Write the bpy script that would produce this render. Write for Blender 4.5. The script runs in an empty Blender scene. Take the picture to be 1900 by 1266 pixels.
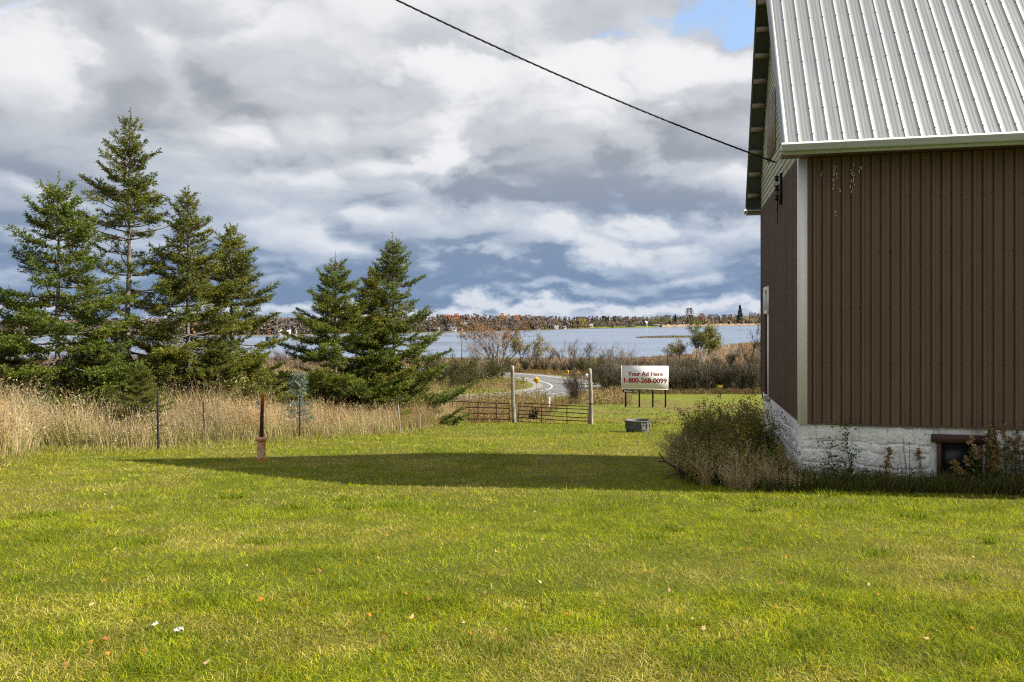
import bpy, math, random
import numpy as np
from mathutils import Vector, Matrix

random.seed(11)
RNG = np.random.default_rng(11)
SC = bpy.context.scene
COL = SC.collection
R = math.radians

# ------------------------------------------------------------------ camera
FPX, CXP, HOR, CAMZ = 1425.0, 950.0, 597.0, 1.65      # focal length in photo pixels, centre, horizon row, eye height
cam_d = bpy.data.cameras.new('camera')
cam_d.sensor_width = 36.0
cam_d.lens = 36.0 * FPX / 1900.0
cam_d.shift_y = -(633.0 - HOR) / 1900.0
cam_d.clip_start = 0.05
cam_d.clip_end = 20000
cam = bpy.data.objects.new('camera', cam_d)
cam.location = (0, 0, CAMZ)
cam.rotation_euler = (R(90), 0, 0)
COL.objects.link(cam)
SC.camera = cam

# ------------------------------------------------------------------ render look
SC.render.engine = 'CYCLES'
SC.cycles.use_denoising = False
SC.cycles.filter_width = 1.15
SC.cycles.caustics_reflective = False
SC.cycles.caustics_refractive = False
SC.cycles.max_bounces = 6
SC.cycles.diffuse_bounces = 3
SC.cycles.glossy_bounces = 3
SC.cycles.transmission_bounces = 4
SC.cycles.transparent_max_bounces = 6
SC.view_settings.view_transform = 'Standard'
SC.view_settings.look = 'None'
SC.view_settings.exposure = 1.1
SC.view_settings.gamma = 1.0
SC.view_settings.use_curve_mapping = False

SUN_AZ = -9.0          # degrees from +X towards +Y
SUN_EL = 37.5


# ------------------------------------------------------------------ node helpers
class NT:
    def __init__(self, tree):
        self.t = tree
        self.n = tree.nodes
        self.l = tree.links

    def node(self, typ, ins=None, **props):
        nd = self.n.new(typ)
        for k, v in props.items():
            setattr(nd, k, v)
        for k, v in (ins or {}).items():
            self.put(nd.inputs[k], v)
        return nd

    def put(self, sock, v):
        if isinstance(v, bpy.types.NodeSocket):
            self.l.new(v, sock)
        elif v is not None:
            if hasattr(sock.default_value, '__len__') and not hasattr(v, '__len__'):
                v = [v] * len(sock.default_value)
            if hasattr(sock.default_value, '__len__') and len(sock.default_value) == 4 and len(v) == 3:
                v = (*v, 1.0)
            sock.default_value = v

    def m(self, op, a, b=None, c=None, clamp=False):
        nd = self.node('ShaderNodeMath', operation=op, use_clamp=clamp)
        self.put(nd.inputs[0], a)
        if b is not None:
            self.put(nd.inputs[1], b)
        if c is not None:
            self.put(nd.inputs[2], c)
        return nd.outputs[0]

    def v(self, op, a, b=None, scale=None):
        nd = self.node('ShaderNodeVectorMath', operation=op)
        self.put(nd.inputs[0], a)
        if b is not None:
            self.put(nd.inputs[1], b)
        if scale is not None:
            self.put(nd.inputs['Scale'], scale)
        return nd.outputs['Value'] if op in ('DOT_PRODUCT', 'LENGTH', 'DISTANCE') else nd.outputs[0]

    def mix(self, f, a, b, blend='MIX'):
        nd = self.node('ShaderNodeMix', data_type='RGBA', blend_type=blend)
        self.put(nd.inputs[0], f)
        self.put(nd.inputs[6], a)
        self.put(nd.inputs[7], b)
        return nd.outputs[2]

    def noise(self, vec, scale, detail=4, rough=.55, dist=0.0):
        nd = self.node('ShaderNodeTexNoise', {'Scale': scale, 'Detail': detail, 'Roughness': rough, 'Distortion': dist})
        if vec is not None:
            self.put(nd.inputs['Vector'], vec)
        return nd.outputs[0]

    def smooth(self, x, lo, hi, a=0.0, b=1.0):
        nd = self.node('ShaderNodeMapRange', interpolation_type='SMOOTHSTEP')
        for k, q in zip(('Value', 'From Min', 'From Max', 'To Min', 'To Max'), (x, lo, hi, a, b)):
            self.put(nd.inputs[k], q)
        return nd.outputs[0]


# ------------------------------------------------------------------ world: sky and clouds
def build_world():
    w = bpy.data.worlds.new('World')
    SC.world = w
    w.use_nodes = True
    w.node_tree.nodes.clear()
    t = NT(w.node_tree)
    K = 0.1                                             # background strength
    sky = t.node('ShaderNodeTexSky', sky_type='NISHITA', sun_disc=False)
    sky.sun_elevation = R(SUN_EL)
    sky.sun_rotation = R(90 - SUN_AZ)
    sky.air_density = 1.0
    sky.dust_density = 0.6
    tc = t.node('ShaderNodeTexCoord')
    d = t.v('NORMALIZE', tc.outputs['Generated'])
    sp = t.node('ShaderNodeSeparateXYZ')
    t.put(sp.inputs[0], d)
    z = t.m('MAXIMUM', sp.outputs[2], 0.0)

    def proj(off):                                       # flat cloud deck seen in perspective
        s = t.m('DIVIDE', 1.0, t.m('ADD', z, off))
        return t.v('SCALE', d, scale=s)

    def direction(px, py):
        q = Vector(((px - CXP) / FPX, 1.0, (HOR - py) / FPX))
        return q.normalized()

    def lump(px, py, rad):                               # soft patch round a direction of the sky
        q = direction(px, py)
        dist = t.v('DISTANCE', d, tuple(q))
        k = t.m('DIVIDE', dist, rad / FPX)
        return t.m('POWER', 2.718, t.m('MULTIPLY', t.m('MULTIPLY', k, k), -1.0))

    # ragged directions, so that masses have billowing edges
    wn = t.node('ShaderNodeTexNoise', {'Scale': 7.0, 'Detail': 6.0, 'Roughness': .6})
    t.put(wn.inputs['Vector'], t.v('MULTIPLY', d, (1, 1, 1.6)))
    jit = t.v('SUBTRACT', wn.outputs['Color'], (.5, .5, .5))
    dw = t.v('ADD', d, t.v('SCALE', t.v('MULTIPLY', jit, (1, 1, .62)), scale=.26))

    # ragged directions, so that masses have billowing edges
    wn = t.node('ShaderNodeTexNoise', {'Scale': 7.0, 'Detail': 6.0, 'Roughness': .6})
    t.put(wn.inputs['Vector'], t.v('MULTIPLY', d, (1, 1, 1.6)))
    jit = t.v('SUBTRACT', wn.outputs['Color'], (.5, .5, .5))
    dw = t.v('ADD', d, t.v('SCALE', t.v('MULTIPLY', jit, (1, 1, .62)), scale=.26))

    # ragged directions, so that masses have billowing edges
    wn = t.node('ShaderNodeTexNoise', {'Scale': 7.0, 'Detail': 6.0, 'Roughness': .6})
    t.put(wn.inputs['Vector'], t.v('MULTIPLY', d, (1, 1, 1.6)))
    jit = t.v('SUBTRACT', wn.outputs['Color'], (.5, .5, .5))
    dw = t.v('ADD', d, t.v('SCALE', t.v('MULTIPLY', jit, (1, 1, .62)), scale=.26))

    # ragged directions, so that masses have billowing edges
    wn = t.node('ShaderNodeTexNoise', {'Scale': 7.0, 'Detail': 6.0, 'Roughness': .6})
    t.put(wn.inputs['Vector'], t.v('MULTIPLY', d, (1, 1, 1.6)))
    jit = t.v('SUBTRACT', wn.outputs['Color'], (.5, .5, .5))
    dw = t.v('ADD', d, t.v('SCALE', t.v('MULTIPLY', jit, (1, 1, .62)), scale=.26))

    # ragged directions, so that masses have billowing edges
    wn = t.node('ShaderNodeTexNoise', {'Scale': 7.0, 'Detail': 6.0, 'Roughness': .6})
    t.put(wn.inputs['Vector'], t.v('MULTIPLY', d, (1, 1, 1.6)))
    jit = t.v('SUBTRACT', wn.outputs['Color'], (.5, .5, .5))
    dw = t.v('ADD', d, t.v('SCALE', t.v('MULTIPLY', jit, (1, 1, .62)), scale=.26))

    # ragged directions, so that masses have billowing edges
    wn = t.node('ShaderNodeTexNoise', {'Scale': 7.0, 'Detail': 6.0, 'Roughness': .6})
    t.put(wn.inputs['Vector'], t.v('MULTIPLY', d, (1, 1, 1.6)))
    jit = t.v('SUBTRACT', wn.outputs['Color'], (.5, .5, .5))
    dw = t.v('ADD', d, t.v('SCALE', t.v('MULTIPLY', jit, (1, 1, .62)), scale=.26))

    # ragged directions, so that masses have billowing edges
    wn = t.node('ShaderNodeTexNoise', {'Scale': 7.0, 'Detail': 6.0, 'Roughness': .6})
    t.put(wn.inputs['Vector'], t.v('MULTIPLY', d, (1, 1, 1.6)))
    jit = t.v('SUBTRACT', wn.outputs['Color'], (.5, .5, .5))
    dw = t.v('ADD', d, t.v('SCALE', t.v('MULTIPLY', jit, (1, 1, .62)), scale=.26))

    # ragged directions, so that masses have billowing edges
    wn = t.node('ShaderNodeTexNoise', {'Scale': 7.0, 'Detail': 6.0, 'Roughness': .6})
    t.put(wn.inputs['Vector'], t.v('MULTIPLY', d, (1, 1, 1.6)))
    jit = t.v('SUBTRACT', wn.outputs['Color'], (.5, .5, .5))
    dw = t.v('ADD', d, t.v('SCALE', t.v('MULTIPLY', jit, (1, 1, .62)), scale=.26))

    # ragged directions, so that masses have billowing edges
    wn = t.node('ShaderNodeTexNoise', {'Scale': 7.0, 'Detail': 6.0, 'Roughness': .6})
    t.put(wn.inputs['Vector'], t.v('MULTIPLY', d, (1, 1, 1.6)))
    jit = t.v('SUBTRACT', wn.outputs['Color'], (.5, .5, .5))
    dw = t.v('ADD', d, t.v('SCALE', t.v('MULTIPLY', jit, (1, 1, .62)), scale=.26))

    # ragged directions, so that masses have billowing edges
    wn = t.node('ShaderNodeTexNoise', {'Scale': 7.0, 'Detail': 6.0, 'Roughness': .6})
    t.put(wn.inputs['Vector'], t.v('MULTIPLY', d, (1, 1, 1.6)))
    jit = t.v('SUBTRACT', wn.outputs['Color'], (.5, .5, .5))
    dw = t.v('ADD', d, t.v('SCALE', t.v('MULTIPLY', jit, (1, 1, .62)), scale=.26))

    def wide(px, py, rx, ry):                            # soft patch round a direction, wider than high
        q = direction(px, py)
        a = t.v('MULTIPLY', t.v('SUBTRACT', dw, tuple(q)), (FPX / rx, FPX / rx, FPX / ry))
        return t.m('POWER', 2.718, t.m('MULTIPLY', t.v('DOT_PRODUCT', a, a), -1.0))

    p = proj(0.30)
    p1 = t.v('ADD', t.v('MULTIPLY', p, (1.0, 1.0, 1.5)), t.v('SCALE', jit, scale=.20))
    toward = t.v('SCALE', t.v('NORMALIZE', t.v('ADD', t.v('MULTIPLY', p1, (-1, -1, 0)), (1.2, -.2, 1.4))), scale=.07)
    pl = t.v('ADD', p1, toward)                          # a little nearer to the light

    def body(vec):
        a = t.noise(vec, 1.0, 7, .52)
        rg = t.node('ShaderNodeTexNoise', {'Scale': 2.4, 'Detail': 5.0, 'Roughness': .5, 'Offset': .9, 'Gain': 1.6}, noise_type='RIDGED_MULTIFRACTAL', normalize=True)
        t.put(rg.inputs['Vector'], vec)
        puff = t.m('SUBTRACT', 1.0, rg.outputs[0])
        return t.m('ADD', t.m('MULTIPLY', a, .78), t.m('MULTIPLY', puff, .24))
    n0 = body(p1)
    n1 = body(pl)
    relief = t.m('SUBTRACT', n0, n1)                     # brighter where the cloud thins towards the light
    big = t.noise(t.v('ADD', p, (4.2, 1.3, 2.0)), .9, 2, .5)
    tone = t.m('ADD', .50, t.m('MULTIPLY', relief, 1.35))
    tone = t.m('ADD', tone, t.m('MULTIPLY', t.m('SUBTRACT', n0, .52), .45))
    tone = t.m('ADD', tone, t.m('MULTIPLY', t.m('SUBTRACT', big, .5), .6))
    # the large light and dark masses of this sky
    MASSES = (
        (870, 210, 85, 80, .42), (815, 295, 70, 45, .44), (760, 150, 160, 80, .16), (1240, 130, 180, 50, .38), (1060, 140, 80, 50, .25),
        (45, 110, 70, 80, .36), (500, 300, 220, 50, .12), (1170, 445, 230, 26, .34), (1290, 500, 70, 24, .25), (440, 40, 180, 60, .04), (700, 390, 200, 30, .14),
        (250, 200, 130, 90, -.30), (130, 30, 90, 45, -.40), (640, 180, 160, 70, -.10), (1030, 362, 240, 34, -.55), (910, 260, 60, 50, -.22), (1110, 270, 60, 40, -.16), (1280, 250, 120, 40, -.10),
        (600, 515, 380, 34, -.42), (300, 500, 260, 45, -.18), (950, 500, 220, 20, -.38), (1020, 550, 320, 12, -.35),
        (1350, 385, 110, 24, -.35), (1340, 525, 150, 22, -.30), (620, 565, 300, 14, .40), (1150, 580, 460, 10, .46), (1050, 525, 160, 12, .15))
    for (px, py, rx, ry, amt) in MASSES:
        tone = t.m('ADD', tone, t.m('MULTIPLY', wide(px, py, rx, ry), amt))
    tone = t.smooth(tone, 0.0, 1.0)
    low = t.smooth(sp.outputs[2], 0.26, 0.03)            # bluer air towards the horizon
    dark = t.mix(low, (1.62, 1.75, 1.98), (.92, 1.34, 2.08))
    mid = t.mix(low, (2.74, 2.86, 3.06), (1.85, 2.28, 2.95))
    lite = t.mix(low, (4.2, 4.2, 4.28), (3.3, 3.5, 3.85))
    c = t.mix(t.smooth(tone, 0.0, .52), dark, mid)
    c = t.mix(t.smooth(tone, .46, 1.0), c, lite)
    # openings of blue
    gap = t.m('MULTIPLY', t.m('SUBTRACT', .36, n0), .5)
    for (px, py, rx, ry, amt) in ((1330, 28, 120, 26, .19), (1140, 74, 90, 15, .14), (1410, 25, 50, 40, .14), (640, 265, 60, 20, .07), (30, 8, 60, 12, .16)):
        gap = t.m('ADD', gap, t.m('MULTIPLY', wide(px, py, rx, ry), amt))
    gapf = t.smooth(gap, 0.02, 0.20)
    blue = t.mix(.6, sky.outputs[0], (2.2, 3.2, 4.9))
    c = t.mix(gapf, c, blue)
    # below the horizon keep the haze colour
    bg = t.node('ShaderNodeBackground', {'Strength': K})
    t.put(bg.inputs[0], c)
    out = t.node('ShaderNodeOutputWorld')
    t.l.new(bg.outputs[0], out.inputs[0])
    w.cycles.sampling_method = 'MANUAL'
    w.cycles.sample_map_resolution = 512


build_world()
sun_d = bpy.data.lights.new('sun', 'SUN')
sun_d.energy = 4.4
sun_d.angle = R(0.9)
sun_d.color = (1.0, .93, .80)
sun = bpy.data.objects.new('sun', sun_d)
sv = Vector((math.cos(R(SUN_AZ)) * math.cos(R(SUN_EL)), math.sin(R(SUN_AZ)) * math.cos(R(SUN_EL)), math.sin(R(SUN_EL))))
sun.rotation_euler = sv.to_track_quat('Z', 'Y').to_euler()
sun.location = sv * 60
COL.objects.link(sun)


# ------------------------------------------------------------------ mesh helpers
class Geo:
    """Collects verts / tris / quads (and a colour per vertex) and links them as one mesh object."""
    def __init__(self):
        self.v, self.f, self.c, self.mi, self.n = [], [], [], [], 0

    def add(self, v, faces, col=None, mi=0):
        v = np.asarray(v, dtype=np.float32).reshape(-1, 3)
        for f in faces:
            f = np.asarray(f, dtype=np.int64)
            self.f.append(f + self.n)
            self.mi.append(np.full(len(f), mi, dtype=np.int32))
        if col is None:
            col = (1, 1, 1)
        col = np.broadcast_to(np.asarray(col, dtype=np.float32), (len(v), 3))
        self.v.append(v)
        self.c.append(col)
        self.n += len(v)
        return self

    def box(self, x0, x1, y0, y1, z0, z1, col=None, mi=0):
        v = [(x, y, z) for z in (z0, z1) for y in (y0, y1) for x in (x0, x1)]
        return self.add(v, [[(0, 2, 3, 1), (4, 5, 7, 6), (0, 1, 5, 4), (1, 3, 7, 5), (3, 2, 6, 7), (2, 0, 4, 6)]], col, mi)

    def mesh(self, name, mats, smooth=False, colors=True):
        me = bpy.data.meshes.new(name)
        V = np.concatenate(self.v)
        nf = sum(len(f) for f in self.f)
        loops = np.concatenate([f.ravel() for f in self.f])
        tot = np.concatenate([np.full(len(f), f.shape[1], dtype=np.int64) for f in self.f])
        start = np.concatenate([[0], np.cumsum(tot)[:-1]])
        me.vertices.add(len(V))
        me.vertices.foreach_set('co', V.ravel())
        me.loops.add(len(loops))
        me.loops.foreach_set('vertex_index', loops.astype(np.int32))
        me.polygons.add(nf)
        me.polygons.foreach_set('loop_start', start.astype(np.int32))
        me.polygons.foreach_set('material_index', np.concatenate(self.mi))
        if smooth:
            me.polygons.foreach_set('use_smooth', np.ones(nf, dtype=bool))
        me.update(calc_edges=True)
        if colors:
            a = me.color_attributes.new('col', 'FLOAT_COLOR', 'POINT')
            c4 = np.ones((len(V), 4), dtype=np.float32)
            c4[:, :3] = np.concatenate(self.c)
            a.data.foreach_set('color', c4.ravel())
        for m in (mats if isinstance(mats, (list, tuple)) else [mats]):
            me.materials.append(m)
        return me

    def build(self, name, mats, parent=None, smooth=False, loc=None, rotz=0.0, colors=True):
        return link(name, self.mesh(name, mats, smooth, colors), parent, loc, rotz)


def link(name, me, parent=None, loc=None, rotz=0.0):
    o = bpy.data.objects.new(name, me)
    COL.objects.link(o)
    if parent is not None:
        o.parent = parent
    if loc is not None:
        o.location = loc
    if rotz:
        o.rotation_euler = (0, 0, rotz)
    return o


def tag(o, label=None, cat=None, group=None, kind=None):
    if label:
        o['label'] = label
    if cat:
        o['category'] = cat
    if group:
        o['group'] = group
    if kind:
        o['kind'] = kind
    return o


def thing(name, label, cat, loc=(0, 0, 0), rotz=0.0, group=None):
    o = bpy.data.objects.new(name, None)
    o.empty_display_size = .2
    COL.objects.link(o)
    o.location = loc
    o.rotation_euler = (0, 0, rotz)
    return tag(o, label, cat, group)


def dup(o, loc=None, rotz=0.0, scale=None, label=None, parent=None):
    c = o.copy()
    COL.objects.link(c)
    c.parent = parent
    if parent is None:
        c.location = loc
        c.rotation_euler = (0, 0, rotz)
        if scale is not None:
            c.scale = scale if hasattr(scale, '__len__') else (scale,) * 3
        if label:
            c['label'] = label
    for ch in list(o.children):
        dup(ch, parent=c)
    return c


def tubes(geo, A, B, ra, rb, n=4, col=None, mi=0):
    A = np.asarray(A, float).reshape(-1, 3)
    B = np.asarray(B, float).reshape(-1, 3)
    N = len(A)
    ra = np.broadcast_to(np.asarray(ra, float), (N,))
    rb = np.broadcast_to(np.asarray(rb, float), (N,))
    d = B - A
    d = d / np.maximum(np.linalg.norm(d, axis=1, keepdims=True), 1e-9)
    h = np.where(np.abs(d[:, 2:3]) > .9, np.array([[1., 0, 0]]), np.array([[0, 0, 1.]]))
    s = np.cross(d, h)
    s /= np.maximum(np.linalg.norm(s, axis=1, keepdims=True), 1e-9)
    u = np.cross(s, d)
    ang = np.arange(n) * 2 * math.pi / n
    ring = np.cos(ang)[None, :, None] * s[:, None, :] + np.sin(ang)[None, :, None] * u[:, None, :]
    v = np.concatenate([A[:, None, :] + ring * ra[:, None, None], B[:, None, :] + ring * rb[:, None, None]], axis=1)
    k = np.arange(n)
    q = np.stack([k, (k + 1) % n, (k + 1) % n + n, k + n], axis=1)
    if n == 2:                                            # hair-thin twigs: one flat strip each
        q = q[:1]
    f = (q[None] + (np.arange(N) * 2 * n)[:, None, None]).reshape(-1, 4)
    if col is not None:
        col = np.asarray(col, float)
        if col.ndim == 2:
            col = np.repeat(col, 2 * n, axis=0)
    geo.add(v, [f], col, mi)


def poly_tube(geo, pts, rad, n=8, col=None, mi=0, cap=True):
    """One connected tube along a polyline."""
    P = np.asarray(pts, float)
    rad = np.broadcast_to(np.asarray(rad, float), (len(P),))
    T = np.gradient(P, axis=0)
    T /= np.linalg.norm(T, axis=1, keepdims=True)
    ref = np.array([0, 0, 1.]) if abs(T[0, 2]) < .9 else np.array([1., 0, 0])
    V = []
    for i in range(len(P)):
        s = np.cross(T[i], ref)
        s /= np.linalg.norm(s)
        u = np.cross(s, T[i])
        for k in range(n):
            a = 2 * math.pi * k / n
            V.append(P[i] + rad[i] * (math.cos(a) * s + math.sin(a) * u))
    F = [(i * n + k, i * n + (k + 1) % n, (i + 1) * n + (k + 1) % n, (i + 1) * n + k) for i in range(len(P) - 1) for k in range(n)]
    fs = [F]
    if cap:
        fs.append([tuple(range(n - 1, -1, -1)), tuple((len(P) - 1) * n + k for k in range(n))])
    geo.add(V, fs, col, mi)


def specks(geo, P, size, col, aspect=.55, flat=0.0, seed=1, mi=0, tri=False):
    """Small leaf-like faces with random orientation at the points P."""
    r = np.random.default_rng(seed)
    P = np.asarray(P, float).reshape(-1, 3)
    N = len(P)
    a = r.normal(size=(N, 3))
    b = r.normal(size=(N, 3))
    a[:, 2] *= (1 - flat)
    b[:, 2] *= (1 - flat)
    a /= np.linalg.norm(a, axis=1, keepdims=True)
    b -= a * (a * b).sum(1, keepdims=True)
    b /= np.maximum(np.linalg.norm(b, axis=1, keepdims=True), 1e-6)
    s = np.broadcast_to(np.asarray(size, float), (N,))[:, None]
    if tri:
        v = np.stack([P - a * s * .5 - b * s * aspect * .5, P - a * s * .5 + b * s * aspect * .5, P + a * s * .6], axis=1)
        f = np.arange(N * 3).reshape(N, 3)
        k = 3
    else:
        v = np.stack([P - a * s * .5, P + b * s * aspect * .5, P + a * s * .5, P - b * s * aspect * .5], axis=1)
        f = np.arange(N * 4).reshape(N, 4)
        k = 4
    col = np.asarray(col, float)
    if col.ndim == 2:
        col = np.repeat(col, k, axis=0)
    geo.add(v, [f], col, mi)


def blades(geo, P, h, w, az, lean, col, curl=1.7, seg=2, mi=0, tipcol=None):
    """Grass blades: a narrow bent strip that ends in a point. az: direction it leans to, lean: sideways reach / height."""
    P = np.asarray(P, float).reshape(-1, 3)
    N = len(P)
    h, w, az, lean = (np.broadcast_to(np.asarray(q, float), (N,)) for q in (h, w, az, lean))
    dx, dy = np.cos(az), np.sin(az)
    fa = RNG.uniform(0, math.pi, N)                       # facing of the flat side
    sx, sy = np.cos(fa) * w * .5, np.sin(fa) * w * .5
    rows = []
    for i in range(seg + 1):
        t = i / seg
        off = lean * h * t ** curl
        zz = h * t * np.sqrt(np.maximum(.15, 1 - (lean * t * .6) ** 2))
        c = np.stack([P[:, 0] + dx * off, P[:, 1] + dy * off, P[:, 2] + zz], axis=1)
        if i == seg:
            rows.append(c[:, None])
        else:
            k = 1 - .35 * t
            s = np.stack([sx * k, sy * k, np.zeros(N)], axis=1)
            rows += [(c - s)[:, None], (c + s)[:, None]]
    v = np.concatenate(rows, axis=1)
    nv = 2 * seg + 1
    base = (np.arange(N) * nv)[:, None]
    qs = [base + np.array([[2 * i, 2 * i + 1, 2 * i + 3, 2 * i + 2]]) for i in range(seg - 1)]
    tr = base + np.array([[2 * seg - 2, 2 * seg - 1, 2 * seg]])
    col = np.asarray(col, float)
    if col.ndim == 1:
        col = np.broadcast_to(col, (N, 3))
    cc = np.repeat(col[:, None, :], nv, axis=1)
    if tipcol is not None:
        cc = cc.copy()
        cc[:, -1, :] = tipcol
    fl = [tr]
    if qs:
        fl.append(np.concatenate(qs))
    geo.add(v, fl, cc.reshape(-1, 3), mi)
    return v[:, -1]


_tabs = [np.random.default_rng(100 + i).uniform(0, 1, (64, 64)) for i in range(6)]


def vnoise(x, y, scale, k=0):
    t = _tabs[k % 6]
    x = np.asarray(x, float) / scale + 17.3 * (k + 1)
    y = np.asarray(y, float) / scale + 9.1 * (k + 1)
    i, j = np.floor(x).astype(int), np.floor(y).astype(int)
    fx, fy = x - i, y - j
    fx, fy = fx * fx * (3 - 2 * fx), fy * fy * (3 - 2 * fy)
    g = lambda a, b: t[a % 64, b % 64]
    return (g(i, j) * (1 - fx) + g(i + 1, j) * fx) * (1 - fy) + (g(i, j + 1) * (1 - fx) + g(i + 1, j + 1) * fx) * fy


def fbm(x, y, scale, k=0, o=4):
    s, a, tot = 0, 1, 0
    for i in range(o):
        s = s + a * vnoise(x, y, scale / 2 ** i, k + i)
        tot += a
        a *= .55
    return s / tot


# ------------------------------------------------------------------ terrain
_KY = np.array([-60, -30, 0, 6, 13, 20, 30, 45, 60, 75, 86, 95, 140, 170, 220, 270, 300, 340, 9000.])
_KZ = np.array([3.6, 2.0, 0.0, -.45, -1.15, -1.85, -2.85, -4.35, -5.9, -7.3, -7.85, -8.0, -8.1, -8.6, -10.0, -11.3, -12.2, -14, -14])
_FY = np.arange(-60, 420, .5)
_FZ = np.interp(_FY, _KY, _KZ)
_ker = np.exp(-.5 * (np.arange(-12, 13) / 5.0) ** 2)
_ker /= _ker.sum()
_FZs = np.convolve(np.pad(_FZ, 12, mode='edge'), _ker, mode='valid')
LAKE = -11.5
_SU = np.array([-1.2, -.35, -.316, -.09, -.035, .035, .105, .175, .245, .316, .6, 1.2])
_SP = np.array([623.5, 623, 622.6, 617, 615.7, 613.4, 609.8, 607.9, 606, 604, 603.4, 603.])
_SD = (CAMZ - LAKE) * FPX / (_SP - HOR)                  # distance of the far shore by bearing
_HT = np.array([610, 610, 609, 599, 598, 597, 595, 593, 592, 587, 585, 585.])   # crest of the land (without the trees)


def far_shore(u):
    return np.interp(u, _SU, _SD)


def H(x, y):
    x = np.asarray(x, float)
    y = np.asarray(y, float)
    u = x / np.maximum(y, 1.0)
    ysh = np.interp(u, [.16, .24, .30, .5], [285, 330, 430, 470])      # the marsh pushes the near shore out on the right
    ye = np.where(y > 170, 170 + (y - 170) * 115.0 / (ysh - 115 - 55), y)
    z = np.interp(ye, _FY, _FZs)
    marsh = np.clip((u - .235) / .03, 0, 1) * np.clip((y - 190) / 60, 0, 1) * np.clip((ysh - y) / 8, 0, 1)
    z = np.where(marsh > 0, np.maximum(z, -11.25 * marsh + z * (1 - marsh)), z)
    z = z + .10 * (fbm(x, y, 9, 0, 3) - .5) * np.clip((y - 1) / 6, 0, 1) * np.clip((150 - y) / 60, 0, 1)
    fs = far_shore(u)
    crest = CAMZ + (HOR - np.interp(u, _SU, _HT)) * (fs * 1.12) / FPX
    rise = np.clip((y - fs) / (fs * .16), 0, 1)
    zf = LAKE - .6 + np.clip((y - fs + 12) / 12, 0, 1) * 1.3 + (crest - LAKE) * (rise * rise * (3 - 2 * rise)) * (.75 + .5 * fbm(x, y, 260, 2, 2))
    return np.where(y > fs - 12, np.maximum(zf, z), z)


def hz(x, y):
    return float(H(x, y))


def at(px, d, up=0.0):
    """World point on the ground below photo column px at distance d."""
    x = (px - CXP) * d / FPX
    return Vector((x, d, hz(x, d) + up))


def zrow(py, d):
    return CAMZ + (HOR - py) * d / FPX


def ground_hit(px, py):
    """Point of the lawn seen at a photo position."""
    lo, hi = 1.5, 60.0
    for _ in range(50):
        d = (lo + hi) / 2
        x = (px - CXP) * d / FPX
        if zrow(py, d) > hz(x, d):
            lo = d
        else:
            hi = d
    return Vector(((px - CXP) * d / FPX, d, hz((px - CXP) * d / FPX, d)))


# tall-grass margin along the old fence on the left (front edge of the uncut strip)
_EDGE = np.array([(-30, 12.0), (-13.5, 13.6), (-11.2, 15.2), (-11.9, 18.5), (-13.2, 21.5), (-11.2, 22.2), (-9.6, 24.2), (-8.4, 26.6), (-6.6, 29.2),
                  (-4.6, 35.8), (-3.6, 40.0), (-2.7, 45.5)])


_UNCUT = np.concatenate([_EDGE, [(-2.9, 47.5), (-60, 80), (-60, 12)]])


def inside(poly, x, y):
    x = np.asarray(x, float)
    y = np.asarray(y, float)
    res = np.zeros(x.shape, bool)
    j = len(poly) - 1
    for i in range(len(poly)):
        xi, yi, xj, yj = *poly[i], *poly[j]
        c = ((yi > y) != (yj > y)) & (x < (xj - xi) * (y - yi) / (yj - yi + 1e-12) + xi)
        res ^= c
        j = i
    return res


def uncut(x, y):
    return inside(_UNCUT, x, y)


BARN_A = R(-12.4)
BX, BY = 4.88, 13.0
BARN_W, BARN_L = 6.3, 16.0
_ba, _bb = math.cos(BARN_A), math.sin(BARN_A)


def barn_local(x, y):
    dx, dy = np.asarray(x) - BX, np.asarray(y) - BY
    return dx * _ba + dy * _bb, -dx * _bb + dy * _ba


def barn_world(lx, ly):
    return BX + lx * _ba - ly * _bb, BY + lx * _bb + ly * _ba


# road centre line on the flat below the hill
_RD = np.array([(-34, 176), (-22, 164), (-11, 152), (-2, 142.5), (4.0, 134), (7.6, 125), (8.6, 117), (7.4, 109), (3.6, 103), (-1.5, 99), (-8, 96), (-18, 93.5), (-34, 91), (-60, 88)], float)


def smooth_line(P, n):
    t = np.arange(len(P))
    tt = np.linspace(0, len(P) - 1, n)
    out = []
    for i in tt:
        k = int(min(max(math.floor(i), 0), len(P) - 2))
        f = i - k
        p0, p1, p2, p3 = P[max(k - 1, 0)], P[k], P[k + 1], P[min(k + 2, len(P) - 1)]
        out.append(.5 * ((2 * p1) + (-p0 + p2) * f + (2 * p0 - 5 * p1 + 4 * p2 - p3) * f * f + (-p0 + 3 * p1 - 3 * p2 + p3) * f ** 3))
    return np.array(out)


ROAD = smooth_line(_RD, 140)


def road_dist(x, y):
    x = np.asarray(x, float)
    y = np.asarray(y, float)
    dd = np.full(x.shape, 1e9)
    for i in range(0, len(ROAD), 2):
        dd = np.minimum(dd, np.hypot(x - ROAD[i, 0], y - ROAD[i, 1]))
    return dd


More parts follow.
